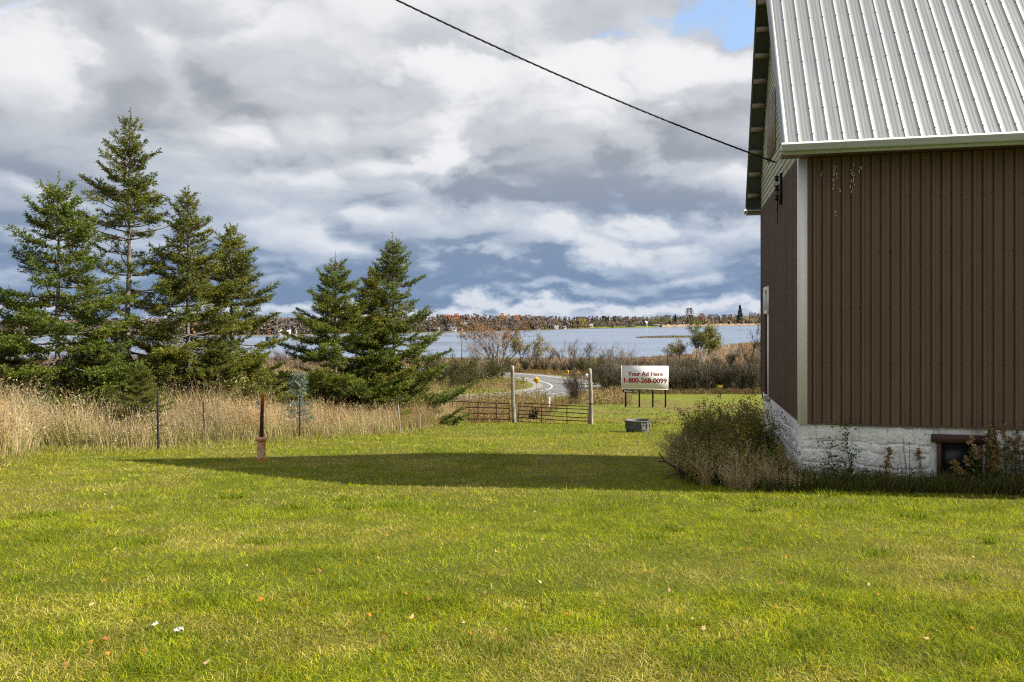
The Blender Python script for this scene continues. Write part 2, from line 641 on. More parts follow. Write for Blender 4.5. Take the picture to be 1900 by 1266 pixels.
# ------------------------------------------------------------------ materials
def mat(name, base=(.5, .5, .5), rough=.85, attr=False, var=0.0, vscale=3.0, second=None, sscale=2.0, slo=.45, shi=.6,
        bump=0.0, bscale=20.0, bdetail=6, spec=.3, metal=0.0, transl=0.0, stretch=None, third=None, tscale=7.0, tlo=.55, thi=.7, coord='Object', bdist=.02, tint=False):
    m = bpy.data.materials.new(name)
    m.use_nodes = True
    m.node_tree.nodes.clear()
    t = NT(m.node_tree)
    tc = t.node('ShaderNodeTexCoord')
    vec = tc.outputs[coord]
    if stretch:
        vec = t.v('MULTIPLY', vec, stretch)
    c = base
    if attr:
        a = t.node('ShaderNodeAttribute', attribute_name='col')
        c = a.outputs['Color']
    if tint:
        oi = t.node('ShaderNodeObjectInfo')
        c = t.mix(1.0, c, oi.outputs['Color'], 'MULTIPLY')
    if second is not None:
        c = t.mix(t.smooth(t.noise(vec, sscale, 6, .62), slo, shi), c, second)
    if third is not None:
        c = t.mix(t.smooth(t.noise(t.v('ADD', vec, (3.7, 1.9, 5.1)), tscale, 7, .65), tlo, thi), c, third)
    if var:
        n = t.noise(vec, vscale, 6, .6)
        k = t.m('ADD', 1.0 - var, t.m('MULTIPLY', n, 2 * var))
        c = t.mix(1.0, c, k, 'MULTIPLY')
    b = t.node('ShaderNodeBsdfPrincipled', {'Roughness': rough, 'Metallic': metal, 'Specular IOR Level': spec})
    t.put(b.inputs['Base Color'], c)
    if bump:
        bn = t.node('ShaderNodeBump', {'Strength': bump, 'Distance': bdist})
        t.put(bn.inputs['Height'], t.noise(vec, bscale, bdetail, .6))
        t.l.new(bn.outputs[0], b.inputs['Normal'])
    out = t.node('ShaderNodeOutputMaterial')
    if transl:
        tr = t.node('ShaderNodeBsdfTranslucent')
        t.put(tr.inputs[0], t.mix(1.0, c, (1.25, 1.2, .7), 'MULTIPLY'))
        mx = t.node('ShaderNodeMixShader', {0: transl})
        t.l.new(b.outputs[0], mx.inputs[1])
        t.l.new(tr.outputs[0], mx.inputs[2])
        t.l.new(mx.outputs[0], out.inputs[0])
    else:
        t.l.new(b.outputs[0], out.inputs[0])
    return m


M = {}
M['ground'] = mat('ground', attr=True, var=.35, vscale=.9, bump=.5, bscale=9, rough=1, spec=.1, third=(.14, .13, .03), tscale=.45, tlo=.5, thi=.72, bdist=.08)
M['blade'] = mat('grass_blade', attr=True, rough=.62, spec=.2, transl=.42)
M['dry'] = mat('dry_stalk', attr=True, rough=.75, spec=.25, transl=.25)
M['leafy'] = mat('weed_leaf', attr=True, rough=.7, spec=.2, transl=.25)
M['needle'] = mat('spruce_needle', attr=True, rough=.5, spec=.35, transl=.28, tint=True)
M['bark'] = mat('spruce_bark', (.12, .095, .08), rough=.95, var=.4, vscale=14, bump=.6, bscale=30, second=(.20, .175, .15), sscale=5)
M['twig'] = mat('bare_twig', attr=True, rough=.9, spec=.15)
M['far_leaf'] = mat('far_foliage', attr=True, rough=.95, spec=.05, transl=.1)
M['road'] = mat('asphalt', (.14, .14, .145), rough=.9, var=.15, vscale=1.2, bump=.2, bscale=60, second=(.19, .187, .184), sscale=.4)
M['gravel'] = mat('gravel', (.25, .235, .21), rough=1, var=.3, vscale=6, bump=.5, bscale=40)
M['paint_white'] = mat('road_paint', (.75, .75, .73), rough=.7, var=.1, vscale=4)
M['roof'] = mat('galvanised_roof', (.335, .345, .355), rough=.48, spec=.5, metal=.25, second=(.30, .31, .325), sscale=1.3, slo=.35, shi=.7, third=(.43, .44, .45), tscale=3, tlo=.5, thi=.75, var=.14, vscale=5, stretch=(1, .12, .12), bump=.04, bscale=5)
M['screw_b'] = mat('siding_screw', (.035, .025, .02), rough=.6)
M['screw'] = mat('roof_screw', (.22, .22, .22), rough=.6)
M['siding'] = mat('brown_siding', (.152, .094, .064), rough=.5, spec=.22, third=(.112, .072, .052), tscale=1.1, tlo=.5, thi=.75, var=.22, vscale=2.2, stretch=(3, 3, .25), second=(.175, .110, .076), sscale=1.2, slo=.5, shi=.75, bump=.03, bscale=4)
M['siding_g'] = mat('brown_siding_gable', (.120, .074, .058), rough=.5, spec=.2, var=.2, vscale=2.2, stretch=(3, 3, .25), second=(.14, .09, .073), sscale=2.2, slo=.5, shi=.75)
M['trim'] = mat('white_trim', (.86, .82, .84), rough=.5, var=.06, vscale=3, third=(.68, .66, .62), tscale=3, tlo=.6, thi=.8)
M['gutter'] = mat('gutter_metal', (.50, .535, .50), rough=.45, spec=.5, var=.08, vscale=2, third=(.36, .38, .27), tscale=2.2, tlo=.58, thi=.8)
M['clap'] = mat('weathered_clapboard', (.55, .56, .49), rough=.85, var=.2, vscale=7, stretch=(1, .4, 3), second=(.38, .37, .31), sscale=6, slo=.5, shi=.62, third=(.22, .20, .16), tscale=11, tlo=.66, thi=.74)
M['oldwood'] = mat('weathered_wood', (.24, .20, .165), rough=.95, var=.35, vscale=6, stretch=(4, 4, .5), second=(.36, .32, .28), sscale=4, bump=.4, bscale=25)
M['lookout'] = mat('lookout_wood', (.34, .28, .22), rough=.95, var=.3, vscale=6)
M['deck'] = mat('roof_underside', (.10, .105, .10), rough=.8, var=.25, vscale=3)
M['lintel'] = mat('dark_red_wood', (.085, .045, .038), rough=.8, var=.35, vscale=9, stretch=(.3, 2, 3), bump=.4, bscale=30)
M['black'] = mat('dark_interior', (.012, .012, .013), rough=.9)
M['glass'] = mat('dusty_glass', (.02, .023, .027), rough=.28, spec=.35, var=.3, vscale=3)
M['white_stone'] = mat('whitewashed_stone', (.90, .89, .89), rough=.95, var=.14, vscale=4, second=(.78, .77, .77), sscale=3.2, slo=.5, shi=.68, third=(.30, .29, .28), tscale=12, tlo=.60, thi=.70, bump=1.0, bscale=11, bdist=.06)
M['mortar'] = mat('whitewashed_mortar', (.74, .73, .72), rough=1, var=.25, vscale=6, third=(.24, .24, .23), tscale=9, tlo=.6, thi=.72, bump=.9, bscale=16, bdist=.03)
M['cable'] = mat('black_cable', (.015, .015, .017), rough=.5)
M['rust'] = mat('rusty_steel', (.075, .038, .027), rough=.85, var=.4, vscale=12, second=(.055, .03, .024), sscale=7)
M['gatepost'] = mat('grey_log', (.19, .165, .125), rough=.95, var=.35, vscale=4, stretch=(3, 3, .5), bump=.6, bscale=14, second=(.36, .33, .27), sscale=3)
M['tpost'] = mat('dark_steel_post', (.035, .03, .03), rough=.8, var=.3, vscale=9)
M['tank'] = mat('grey_tank', (.085, .088, .085), rough=.6, var=.2, vscale=4, second=(.14, .14, .137), sscale=3)
M['board'] = mat('billboard_face', (.73, .725, .745), rough=.9, var=.03, vscale=1, spec=.1)
M['red'] = mat('dark_red_letters', (.34, .008, .02), rough=.6)
M['blackpaint'] = mat('black_paint', (.014, .013, .013), rough=.6)
M['yellow'] = mat('sign_yellow', (.80, .47, .02), rough=.5, var=.05, vscale=5)
M['signwhite'] = mat('sign_white', (.75, .76, .78), rough=.5, var=.05, vscale=5)
M['galv'] = mat('galvanised_post', (.30, .30, .30), rough=.6)
M['orange'] = mat('rusted_orange_concrete', (.62, .42, .30), rough=.95, second=(.60, .20, .03), sscale=7, slo=.42, shi=.58, third=(.66, .62, .56), tscale=11, tlo=.55, thi=.66, bump=.8, bscale=30)
M['pipe'] = mat('rusted_pipe', (.045, .02, .016), rough=.85, second=(.09, .035, .02), sscale=9)
M['pipetop'] = mat('orange_pipe_top', (.42, .075, .02), rough=.8, var=.25, vscale=20)
M['leaf_o'] = mat('fallen_leaf_orange', (.52, .20, .03), rough=.75, var=.3, vscale=30, transl=.2)
M['leaf_t'] = mat('fallen_leaf_tan', (.60, .40, .20), rough=.8, var=.3, vscale=30, transl=.2)
M['leaf_r'] = mat('fallen_leaf_rust', (.30, .12, .05), rough=.8, var=.3, vscale=30, transl=.2)
M['paper'] = mat('white_paper', (.62, .60, .60), rough=.9, var=.1, vscale=20)
M['housewall'] = mat('house_wall', attr=True, rough=.9)
M['pole'] = mat('grey_pole', (.10, .095, .09), rough=.95, var=.2, vscale=3)


def water_material():
    m = bpy.data.materials.new('lake_water')
    m.use_nodes = True
    m.node_tree.nodes.clear()
    t = NT(m.node_tree)
    tc = t.node('ShaderNodeTexCoord')
    v = t.v('MULTIPLY', tc.outputs['Object'], (.35, 1.0, 1.0))
    n = t.noise(v, .55, 5, .6)
    n2 = t.noise(v, .035, 3, .5)
    bn = t.node('ShaderNodeBump', {'Strength': .85, 'Distance': .6})
    t.put(bn.inputs['Height'], t.m('ADD', n, t.m('MULTIPLY', n2, 2.0)))
    b = t.node('ShaderNodeBsdfPrincipled', {'Base Color': (.17, .22, .31, 1), 'Roughness': .22, 'IOR': 1.33, 'Specular IOR Level': .6})
    t.l.new(bn.outputs[0], b.inputs['Normal'])
    t.put(b.inputs['Roughness'], t.smooth(t.noise(t.v('MULTIPLY', tc.outputs['Object'], (.3, 1, 1)), .012, 4, .6), .35, .65, .12, .36))
    out = t.node('ShaderNodeOutputMaterial')
    t.l.new(b.outputs[0], out.inputs[0])
    return m


M['water'] = water_material()


# ------------------------------------------------------------------ ground sheet, lake, road
def build_ground():
    ys = [-45.0]
    while ys[-1] < 7000:
        y = ys[-1]
        ys.append(y + (.8 if y < 40 else (1.3 if y < 150 else (2.6 if y < 340 else max(2.6, (y - 340) * .035)))))
    ys = np.array(ys)
    ts = np.linspace(-1, 1, 191)
    ts = np.sign(ts) * np.abs(ts) ** 1.15
    Y = np.repeat(ys[:, None], len(ts), 1)
    X = ts[None, :] * (34 + 1.15 * np.maximum(Y, 0))
    Z = H(X, Y)
    n0, n1 = fbm(X, Y, 6, 0), fbm(X, Y, 22, 3)
    C = np.zeros(X.shape + (3,))
    lawn = np.array([.085, .10, .012])  # soil colour kept dark in place of shadow between the blades
    lawn2 = np.array([.15, .13, .035])
    C[:] = lawn
    C += (lawn2 - lawn) * np.clip((n0 - .45) * 3, 0, 1)[..., None]
    field = np.array([.15, .17, .03])
    fieldb = np.array([.16, .12, .055])
    f = field + (fieldb - field) * np.clip((fbm(X, Y, 7, 1) - .5) * 4, 0, 1)[..., None]
    wgt = np.clip((Y - 44) / 6, 0, 1)[..., None]
    C = C * (1 - wgt) + f * wgt
    brush = np.array([.16, .10, .055])
    u = X / np.maximum(Y, 1)
    bw = uncut(X, Y).astype(float)
    bw = np.maximum(bw, ((Y > 47) & (u < .05) & (Y < 92)).astype(float) * .8)
    bw = np.maximum(bw, ((Y > 92) & (Y < 300) & (road_dist(X, Y) > 6.5) & (u > -.16) & (Y > 112)).astype(float) * np.clip(n1 * 1.6, 0, 1))
    bw = np.maximum(bw, ((Y > 140) & (Y < 520)).astype(float))
    C = C * (1 - bw[..., None]) + brush * bw[..., None]
    marsh = np.clip((u - .235) / .03, 0, 1) * ((Y > 190) & (Y < 520))
    C = C * (1 - marsh[..., None]) + np.array([.33, .23, .14]) * marsh[..., None]
    fs = far_shore(u)
    far = (Y > fs - 20).astype(float)[..., None]
    fc = np.array([.13, .10, .06]) + np.array([.06, .05, .01]) * (fbm(X, Y, 60, 4)[..., None] - .4)
    C = C * (1 - far) + fc * far
    V = np.stack([X, Y, Z], -1).reshape(-1, 3)
    nr, nc = X.shape
    i = np.arange(nr - 1)[:, None] * nc + np.arange(nc - 1)[None, :]
    F = np.stack([i, i + 1, i + nc + 1, i + nc], -1).reshape(-1, 4)
    g = Geo()
    g.add(V, [F], C.reshape(-1, 3))
    return tag(g.build('ground', M['ground'], smooth=True), kind='structure')


build_ground()
g = Geo()
g.add([(-8000, 180, LAKE), (8000, 180, LAKE), (8000, 8000, LAKE), (-8000, 8000, LAKE)], [[(0, 1, 2, 3)]])
tag(g.build('lake', M['water'], colors=False), kind='structure')


def strip(line, off0, off1, lift, name, m, parent=None, kind=None, wfun=None):
    T = np.gradient(line, axis=0)
    T /= np.linalg.norm(T, axis=1, keepdims=True)
    Nn = np.stack([-T[:, 1], T[:, 0]], 1)
    V, F = [], []
    for i, p in enumerate(line):
        k = 1.0 if wfun is None else wfun(i / (len(line) - 1))
        for o in (off0, off1):
            q = p + Nn[i] * o * k
            V.append((q[0], q[1], max(hz(q[0], q[1]), hz(*p)) + lift))
    for i in range(len(line) - 1):
        F.append((2 * i, 2 * i + 1, 2 * i + 3, 2 * i + 2))
    g = Geo()
    g.add(V, [F])
    o = g.build(name, m, parent, colors=False)
    if kind:
        tag(o, kind=kind)
    return o


rw = lambda t: .84 if t < .55 else max(.46, .84 - (t - .55) * 1.1)
rd = strip(ROAD, -4.6, 4.6, .05, 'road', M['road'], kind='structure', wfun=rw)
strip(ROAD, -6.4, -4.5, .03, 'road_shoulder', M['gravel'], kind='structure', wfun=rw)
strip(ROAD, 4.5, 6.0, .03, 'road_shoulder', M['gravel'], kind='structure', wfun=rw)
strip(ROAD[:100], -3.75, -3.5, .056, 'edge_line', M['paint_white'], rd, wfun=rw)
strip(ROAD[:100], 3.45, 3.75, .056, 'edge_line', M['paint_white'], rd, wfun=rw)


# ------------------------------------------------------------------ barn
def build_barn():
    gz = hz(BX, BY)
    b = thing('barn', 'tall barn with brown ribbed metal siding, steep grey metal roof and whitewashed stone base', 'barn', (BX, BY, gz), BARN_A)
    W, L = BARN_W, BARN_L
    ZB, ZE = 1.09, 5.60                                   # bottom of the siding, top of the gable siding
    TAN = math.tan(R(55))
    EY, EZ = -.55, 5.69                                   # roof edge over the front wall
    roofz = lambda y: EZ + (min(y, W - y) - EY) * TAN     # roof plane height
    PEAK = roofz(W / 2)

    # --- foundation core (mortar), cut round the cellar window
    wx0, wx1, wz0, wz1 = 2.12, 2.78, .17, .83
    g = Geo()
    dep = .22
    g.box(0, wx0, .03, dep, -1.6, ZB)
    g.box(wx1, L, .03, dep, -1.6, ZB)
    g.box(wx0, wx1, .03, dep, -1.6, wz0)
    g.box(wx0, wx1, .03, dep, wz1, ZB)
    g.box(.03, .25, dep, W - .03, -1.9, ZB)
    g.box(.25, L, W - .25, W - .03, -1.9, ZB)
    g.box(L - .25, L, dep, W - .25, -1.9, ZB)
    fo = g.build('foundation', M['mortar'], b)
    # --- rubble stones under whitewash, laid in uneven courses
    rs = random.Random(5)

    def stone(u0, u1, v0, v1, depth, place):
        cu, cv = (u0 + u1) / 2, (v0 + v1) / 2
        g_ = .004
        cs = [(u0 + g_, v0 + g_), (u1 - g_, v0 + g_), (u1 - g_, v1 - g_), (u0 + g_, v1 - g_)]
        cs = [(a + rs.uniform(-.025, .025), c + rs.uniform(-.02, .02)) for a, c in cs]
        pts = []
        for i in range(4):
            (a, c), (e, f) = cs[i], cs[(i + 1) % 4]
            for t in (.10, .42, .90):
                pts.append((a + (e - a) * t + rs.uniform(-.010, .010), c + (f - c) * t + rs.uniform(-.010, .010)))
        V = [place(u, v, -.02) for u, v in pts]
        V += [place(u, v, depth * .35) for u, v in pts]
        V += [place(cu + (u - cu) * .86, cv + (v - cv) * .80, depth * rs.uniform(.7, 1.25)) for u, v in pts]
        V.append(place(cu + (u1 - u0) * rs.uniform(-.15, .15), cv, depth * rs.uniform(.7, 1.5)))
        F4 = [(i, (i + 1) % 12, 12 + (i + 1) % 12, 12 + i) for i in range(12)]
        F4 += [(12 + i, 12 + (i + 1) % 12, 24 + (i + 1) % 12, 24 + i) for i in range(12)]
        F3 = [(24 + i, 24 + (i + 1) % 12, 36) for i in range(12)]
        gg = Geo()
        gg.add(V, [F4, F3])
        gg.build('stone', M['white_stone'], fo, smooth=False, colors=False)

    def courses(umin, umax, vmin, vmax, place, hole=None):
        v = vmin
        while v < vmax - .03:
            h = min(rs.uniform(.10, .24), vmax - v)
            if vmax - v - h < .09:
                h = vmax - v
            u = umin
            while u < umax - .02:
                w = min(rs.choice((rs.uniform(.10, .22), rs.uniform(.2, .42), rs.uniform(.2, .42))), umax - u)
                if umax - u - w < .12:
                    w = umax - u
                u1 = u + w
                if hole and v + h > hole[2] + .02 and v < hole[3] - .02:
                    if u < hole[0] < u1:
                        u1 = hole[0]
                    elif hole[0] - .01 <= u < hole[1]:
                        u = hole[1]
                        continue
                if u1 - u > .05:
                    stone(u, u1, v + rs.uniform(-.012, .012), v + h + rs.uniform(-.012, .012), rs.uniform(.006, .020), place)
                u = u1
            v += h
    courses(.02, 4.6, -.35, ZB - .03, lambda u, v, o: (u, .03 - o, v + .022 * math.sin(2.3 * u + 1) + .012 * math.sin(7.1 * u + 3 * v)), (wx0 - .08, wx1 + .02, wz0 - .03, wz1 + .14))
    courses(.05, W - .05, -.9, ZB - .03, lambda u, v, o: (.03 - o, u, v + .022 * math.sin(2.3 * u) + .012 * math.sin(7.1 * u + 3 * v)))
    # --- cellar window
    win = Geo().box(wx0 + .03, wx1 - .03, .115, .13, wz0 + .02, wz1 - .01).build('cellar_window', M['glass'], b, colors=False)
    g = Geo()
    g.box(wx0, wx0 + .055, -.005, .12, wz0, wz1)
    g.build('window_jamb', M['lintel'], win, colors=False)
    Geo().box(wx1 - .045, wx1, -.005, .12, wz0, wz1).build('window_jamb', M['lintel'], win, colors=False)
    Geo().box(wx0 - .09, wx1 + .05, -.035, .14, wz1 + .002, wz1 + .125).build('lintel', M['lintel'], win, colors=False)
    Geo().box(wx0, wx1, -.012, .11, wz0 - .055, wz0 + .012).build('sill', M['white_stone'], win, colors=False)
    Geo().box(wx0, wx1, .6, .62, wz0 - .1, wz1 + .1).build('dark_cellar', M['black'], win, colors=False)

    # --- ribbed siding panels
    def panel_mesh(name, width, z0, z1, ribs, m, rib_h=.030):
        pitch = width / ribs
        prof = []
        q = pitch / .1525
        for k in range(ribs):
            x = k * pitch
            prof += [(x, 0), (x + .040 * q, .0025), (x + .055 * q, 0), (x + .088 * q, 0), (x + .090 * q, -.03), (x + .100 * q, -.03), (x + .102 * q, rib_h * .92), (x + .107 * q, rib_h), (x + .136 * q, rib_h), (x + .148 * q, rib_h * .3)]
        prof.append((width, 0))
        V = [(x, -y, z) for z in (z0, z1) for x, y in prof]
        n = len(prof)
        F = [(i, i + 1, n + i + 1, n + i) for i in range(n - 1)]
        gg = Geo()
        gg.add(V, [F])
        for zz in np.arange(z0 + .09, z1, .92):
            for k in range(0, ribs):
                xx = k * pitch + .068 * q
                zq = zz + rs.uniform(-.012, .012)
                gg.box(xx - .007, xx + .007, -.007, .001, zq - .007, zq + .007, mi=1)
        return gg.mesh(name, [m, M['screw_b']], colors=False)
    Geo().box(.03, L, .045, .06, ZB + .02, roofz(.02) - .06).build('front_sheathing', M['black'], b, colors=False)
    me = panel_mesh('siding_panel', .912, ZB, roofz(0) - .05, 6, M['siding'])
    x = .105
    while x < L - .2:
        o = link('siding_panel', me, b)
        o.location = (x, 0, 0)
        x += .915
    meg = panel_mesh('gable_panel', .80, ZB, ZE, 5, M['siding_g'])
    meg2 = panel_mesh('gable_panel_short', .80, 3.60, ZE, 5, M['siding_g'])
    DX0, DX1 = 4.60, 5.40
    for x0 in (.12, .92, 1.72, 2.52, 3.32, 4.12 - .32 + .80, 5.40):
        short = abs(x0 - 4.6) < .01
        o = link('gable_panel', meg2 if short else meg, b)
        o.rotation_euler = (0, 0, R(-90))                 # panel runs along -y in its own frame
        o.location = (0, x0 + .80, 0)
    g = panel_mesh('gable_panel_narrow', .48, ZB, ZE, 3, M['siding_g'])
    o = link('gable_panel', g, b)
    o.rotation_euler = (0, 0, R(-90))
    o.location = (0, 4.60, 0)
    g = Geo()
    g.box(.045, .06, .1, DX0 - .02, ZB + .02, ZE)
    g.box(.045, .06, DX1 + .02, W - .02, ZB + .02, ZE)
    g.box(.045, .06, DX0 - .02, DX1 + .02, 3.6, ZE)
    g.build('gable_sheathing', M['black'], b, colors=False)
    # far gable wall, out of sight
    Geo().add([(L, .02, ZB - .3), (L, W - .02, ZB - .3), (L, W - .02, roofz(0) - .3), (L, W / 2, PEAK - .3), (L, .02, roofz(0) - .3),
               (L + .05, .02, ZB - .3), (L + .05, W - .02, ZB - .3), (L + .05, W - .02, roofz(0) - .3), (L + .05, W / 2, PEAK - .3), (L + .05, .02, roofz(0) - .3)],
              [[(0, 4, 3, 2, 1), (5, 6, 7, 8, 9)], [(0, 1, 6, 5), (1, 2, 7, 6), (2, 3, 8, 7), (3, 4, 9, 8), (4, 0, 5, 9)]]).build('end_wall', M['siding_g'], b, colors=False)
    Geo().box(0, L, W - .03, W, ZB - .2, roofz(0) - .3).build('rear_wall', M['siding_g'], b, colors=False)
    # flashing under the siding
    Geo().box(.1, L, -.03, .02, ZB - .02, ZB - .002).build('base_flashing', M['siding'], b, colors=False)
    # white corner trims
    g = Geo()
    g.box(-.026, .108, -.034, -.006, ZB - .03, 5.66)
    g.box(-.034, -.006, -.030, .115, ZB - .03, 5.58)
    g.build('corner_trim', M['trim'], b, colors=False)
    Geo().box(-.03, .0, W - .02, W + .05, ZB - .02, 5.5).build('corner_trim', M['siding_g'], b, colors=False)
    # --- open doorway, its darkness put in as a black panel, and small window
    dr = Geo().box(.10, .13, DX0 + .02, DX1 - .02, ZB + .02, 2.96).build('dark_doorway', M['black'], b, colors=False)
    Geo().box(-.05, .10, DX0 - .02, DX0 + .05, ZB - .06, 2.96).build('door_jamb', M['trim'], dr, colors=False)
    Geo().box(-.03, .10, DX1 - .05, DX1, ZB - .02, 2.96).build('door_jamb', M['lintel'], dr, colors=False)
    Geo().box(-.055, .04, DX0 - .02, DX1, ZB - .12, ZB - .062).build('threshold', M['oldwood'], dr, colors=False)
    wd = Geo().box(.04, .05, DX0 + .06, DX1 - .06, 3.04, 3.52).build('gable_window', M['glass'], b, colors=False)
    g = Geo()
    g.box(-.055, .06, DX0 - .03, DX0 + .075, 2.97, 3.60)
    g.box(-.055, .06, DX1 - .075, DX1 + .03, 2.97, 3.60)
    g.box(-.052, .06, DX0 + .075, DX1 - .075, 3.515, 3.60)
    g.box(-.052, .06, DX0 + .075, DX1 - .075, 2.97, 3.05)
    g.build('window_frame', M['trim'], wd, colors=False)

    # --- clapboards of the upper gable, one by one
    Geo().add([(.03, 0, ZE), (.03, W, ZE), (.03, W / 2, PEAK - .25), (.05, 0, ZE), (.05, W, ZE), (.05, W / 2, PEAK - .25)],
              [[(0, 1, 2), (3, 5, 4)]]).build('gable_backing', M['oldwood'], b, colors=False)
    z = ZE
    ex = .128
    LD = (3.25, 4.75, 6.45, 7.75)                         # boarded-up loft door
    while z < PEAK - .35:
        ylo = max(0.0, EY + (z - EZ) / TAN + .10)
        yhi = W - ylo
        spans = [(ylo, yhi)]
        if LD[2] - .1 < z < LD[3]:
            spans = [(ylo, LD[0]), (LD[1], yhi)]
        for (a, c) in spans:
            if c - a < .05:
                continue
            j = rs.uniform(-.004, .004)
            V = [(-.026 + j, a, z), (-.026 + j, c, z), (-.006 + j * .5, c, z + ex + .012), (-.006 + j * .5, a, z + ex + .012),
                 (.02, a, z), (.02, c, z), (.02, c, z + ex + .012), (.02, a, z + ex + .012)]
            gg = Geo().add(V, [[(0, 3, 2, 1), (4, 5, 6, 7), (0, 1, 5, 4), (3, 7, 6, 2), (0, 4, 7, 3), (1, 2, 6, 5)]])
            gg.build('clapboard', M['clap'], b, colors=False)
        z += ex
    ld = Geo().box(-.012, .02, LD[0], LD[1], LD[2] - .06, LD[3] + .06).build('loft_door', M['oldwood'], b, colors=False)
    y = LD[0] + .01
    while y < LD[1] - .05:
        w = min(rs.uniform(.14, .22), LD[1] - .01 - y)
        Geo().box(-.04 - rs.uniform(0, .012), -.013, y, y + w - .012, LD[2], LD[3]).build('plank', M['oldwood'], ld, colors=False)
        y += w

    # --- roof
    OX = -.34                                             # overhang past the gable
    slope = math.hypot(1, TAN)
    split = 2.5                                          # horizontal run covered by the lower course

    def roof_panel(name, run0, run1, lift, width=.912, ribs=4):
        pitch = width / ribs
        prof = []
        for k in range(ribs):
            x = k * pitch
            prof += [(x, 0), (x + .007, .0062), (x + .017, .0062), (x + .022, 0),
                     (x + pitch * .45, 0), (x + pitch * .475, .0013), (x + pitch * .50, 0), (x + pitch * .70, 0), (x + pitch * .725, .0013), (x + pitch * .75, 0)]
        prof.append((width, 0))
        nx, nz = -TAN / slope, 1 / slope                  # outward normal in y,z
        n = len(prof)
        rows = 9
        V = []
        for r_ in range(rows):
            run = run0 + (run1 - run0) * r_ / (rows - 1)
            for x, h in prof:
                hh = h + lift + (.0012 * math.sin(x * 21 + run * 5.1) if 0 < r_ < rows - 1 else 0)
                V.append((x, run + nx * hh, run * TAN + nz * hh))
        F = [(r_ * n + i, r_ * n + i + 1, (r_ + 1) * n + i + 1, (r_ + 1) * n + i) for r_ in range(rows - 1) for i in range(n - 1)]
        gg = Geo()
        gg.add(V, [F])
        # screws on the ribs
        for k in range(ribs):
            run = run0 + .12
            while run < run1 - .05:
                xx = k * pitch + .015
                c = np.array((xx, run + nx * (lift + .0062), run * TAN + nz * (lift + .0062)))
                t = np.array((0, 1 / slope, TAN / slope)) * .011
                e = np.array((.011, 0, 0))
                nn = np.array((0, nx, nz)) * .006
                vv = [c - e - t, c + e - t, c + e + t, c - e + t]
                vv += [q + nn for q in vv]
                gg.add(vv, [[(4, 5, 6, 7), (0, 1, 5, 4), (1, 2, 6, 5), (2, 3, 7, 6), (3, 0, 4, 7)]], mi=1)
                run += .36
        return gg.mesh(name, [M['roof'], M['screw']], colors=False)
    half = W / 2 - EY
    low = roof_panel('roof_panel', 0, split + .06, 0)
    top = roof_panel('roof_panel_upper', split, half, .024)
    # the near slope is laid in its own frame at the eave; the far slope is the same, turned round
    roof = Geo().add([(OX + .02, EY, EZ - .03), (L + .4, EY, EZ - .03), (L + .4, W / 2, PEAK - .03), (OX + .02, W / 2, PEAK - .03),
                      (OX + .02, W - EY, EZ - .03), (L + .4, W - EY, EZ - .03)],
                     [[(0, 1, 2, 3), (3, 2, 5, 4)]]).build('roof', M['deck'], b, colors=False)
    x = OX
    while x < L + .1:
        for me_ in (low, top):
            o = link('roof_panel', me_, roof)
            o.location = (x, EY, EZ)
            o = link('roof_panel', me_, roof)
            o.rotation_euler = (0, 0, math.pi)
            o.location = (x + .912, W - EY, EZ)
        x += .914
    # flashing over the lap, ridge cap, rake trims
    zz = EZ + split * TAN
    g = Geo()
    for s in (0,):
        y0 = EY + split
        g.add([(OX - .01, y0 - .03, zz - .03 * TAN + .055), (L + .4, y0 - .03, zz - .03 * TAN + .055), (L + .4, y0 + .05, zz + .05 * TAN + .055), (OX - .01, y0 + .05, zz + .05 * TAN + .055),
               (OX - .01, y0 - .03, zz - .03 * TAN + .02), (L + .4, y0 - .03, zz - .03 * TAN + .02)],
              [[(0, 1, 2, 3), (4, 5, 1, 0)]])
    g.build('lap_flashing', M['roof'], roof, colors=False)
    g = Geo()
    for s in (-1, 1):
        g.add([(OX - .02, W / 2 + s * .16, PEAK - .16 * TAN + .06), (L + .42, W / 2 + s * .16, PEAK - .16 * TAN + .06), (L + .42, W / 2, PEAK + .075), (OX - .02, W / 2, PEAK + .075)],
              [[(0, 1, 2, 3)]])
    g.build('ridge_cap', M['roof'], roof, colors=False)
    for s in (0, 1):
        yy = lambda q: q if s == 0 else W - q
        V = []
        for (xo, up) in ((OX - .02, -.10), (OX - .02, .030), (OX + .07, .030), (OX + .07, .022)):
            V.append((xo, yy(EY), EZ + up))
            V.append((xo, yy(W / 2), PEAK + up))
        Geo().add(V, [[(0, 1, 3, 2), (2, 3, 5, 4), (4, 5, 7, 6)]]).build('rake_trim', M['roof'], roof, colors=False)
        # lookouts below the overhang
        k = .25
        while k < half - .1:
            y_ = yy(EY + k)
            z_ = EZ + k * TAN
            dy = .045 if s == 0 else -.045
            zo = -.035
            c0 = (y_, z_ + zo)
            V = []
            for xo in (OX + .015, -.03):
                V += [(xo, y_ - dy * .58, z_ - .045 * TAN * .58 + zo), (xo, y_ + dy * .58, z_ + .045 * TAN * .58 + zo),
                      (xo, y_ + dy * .58 + (.05 if s == 0 else -.05) * 1.0, z_ + .045 * TAN * .58 + zo - .05), (xo, y_ - dy * .58 + (.05 if s == 0 else -.05), z_ - .045 * TAN * .58 + zo - .05)]
            Geo().add(V, [[(0, 1, 2, 3), (7, 6, 5, 4), (0, 4, 5, 1), (1, 5, 6, 2), (2, 6, 7, 3), (3, 7, 4, 0)]]).build('lookout', M['lookout'], roof, colors=False)
            k += .335
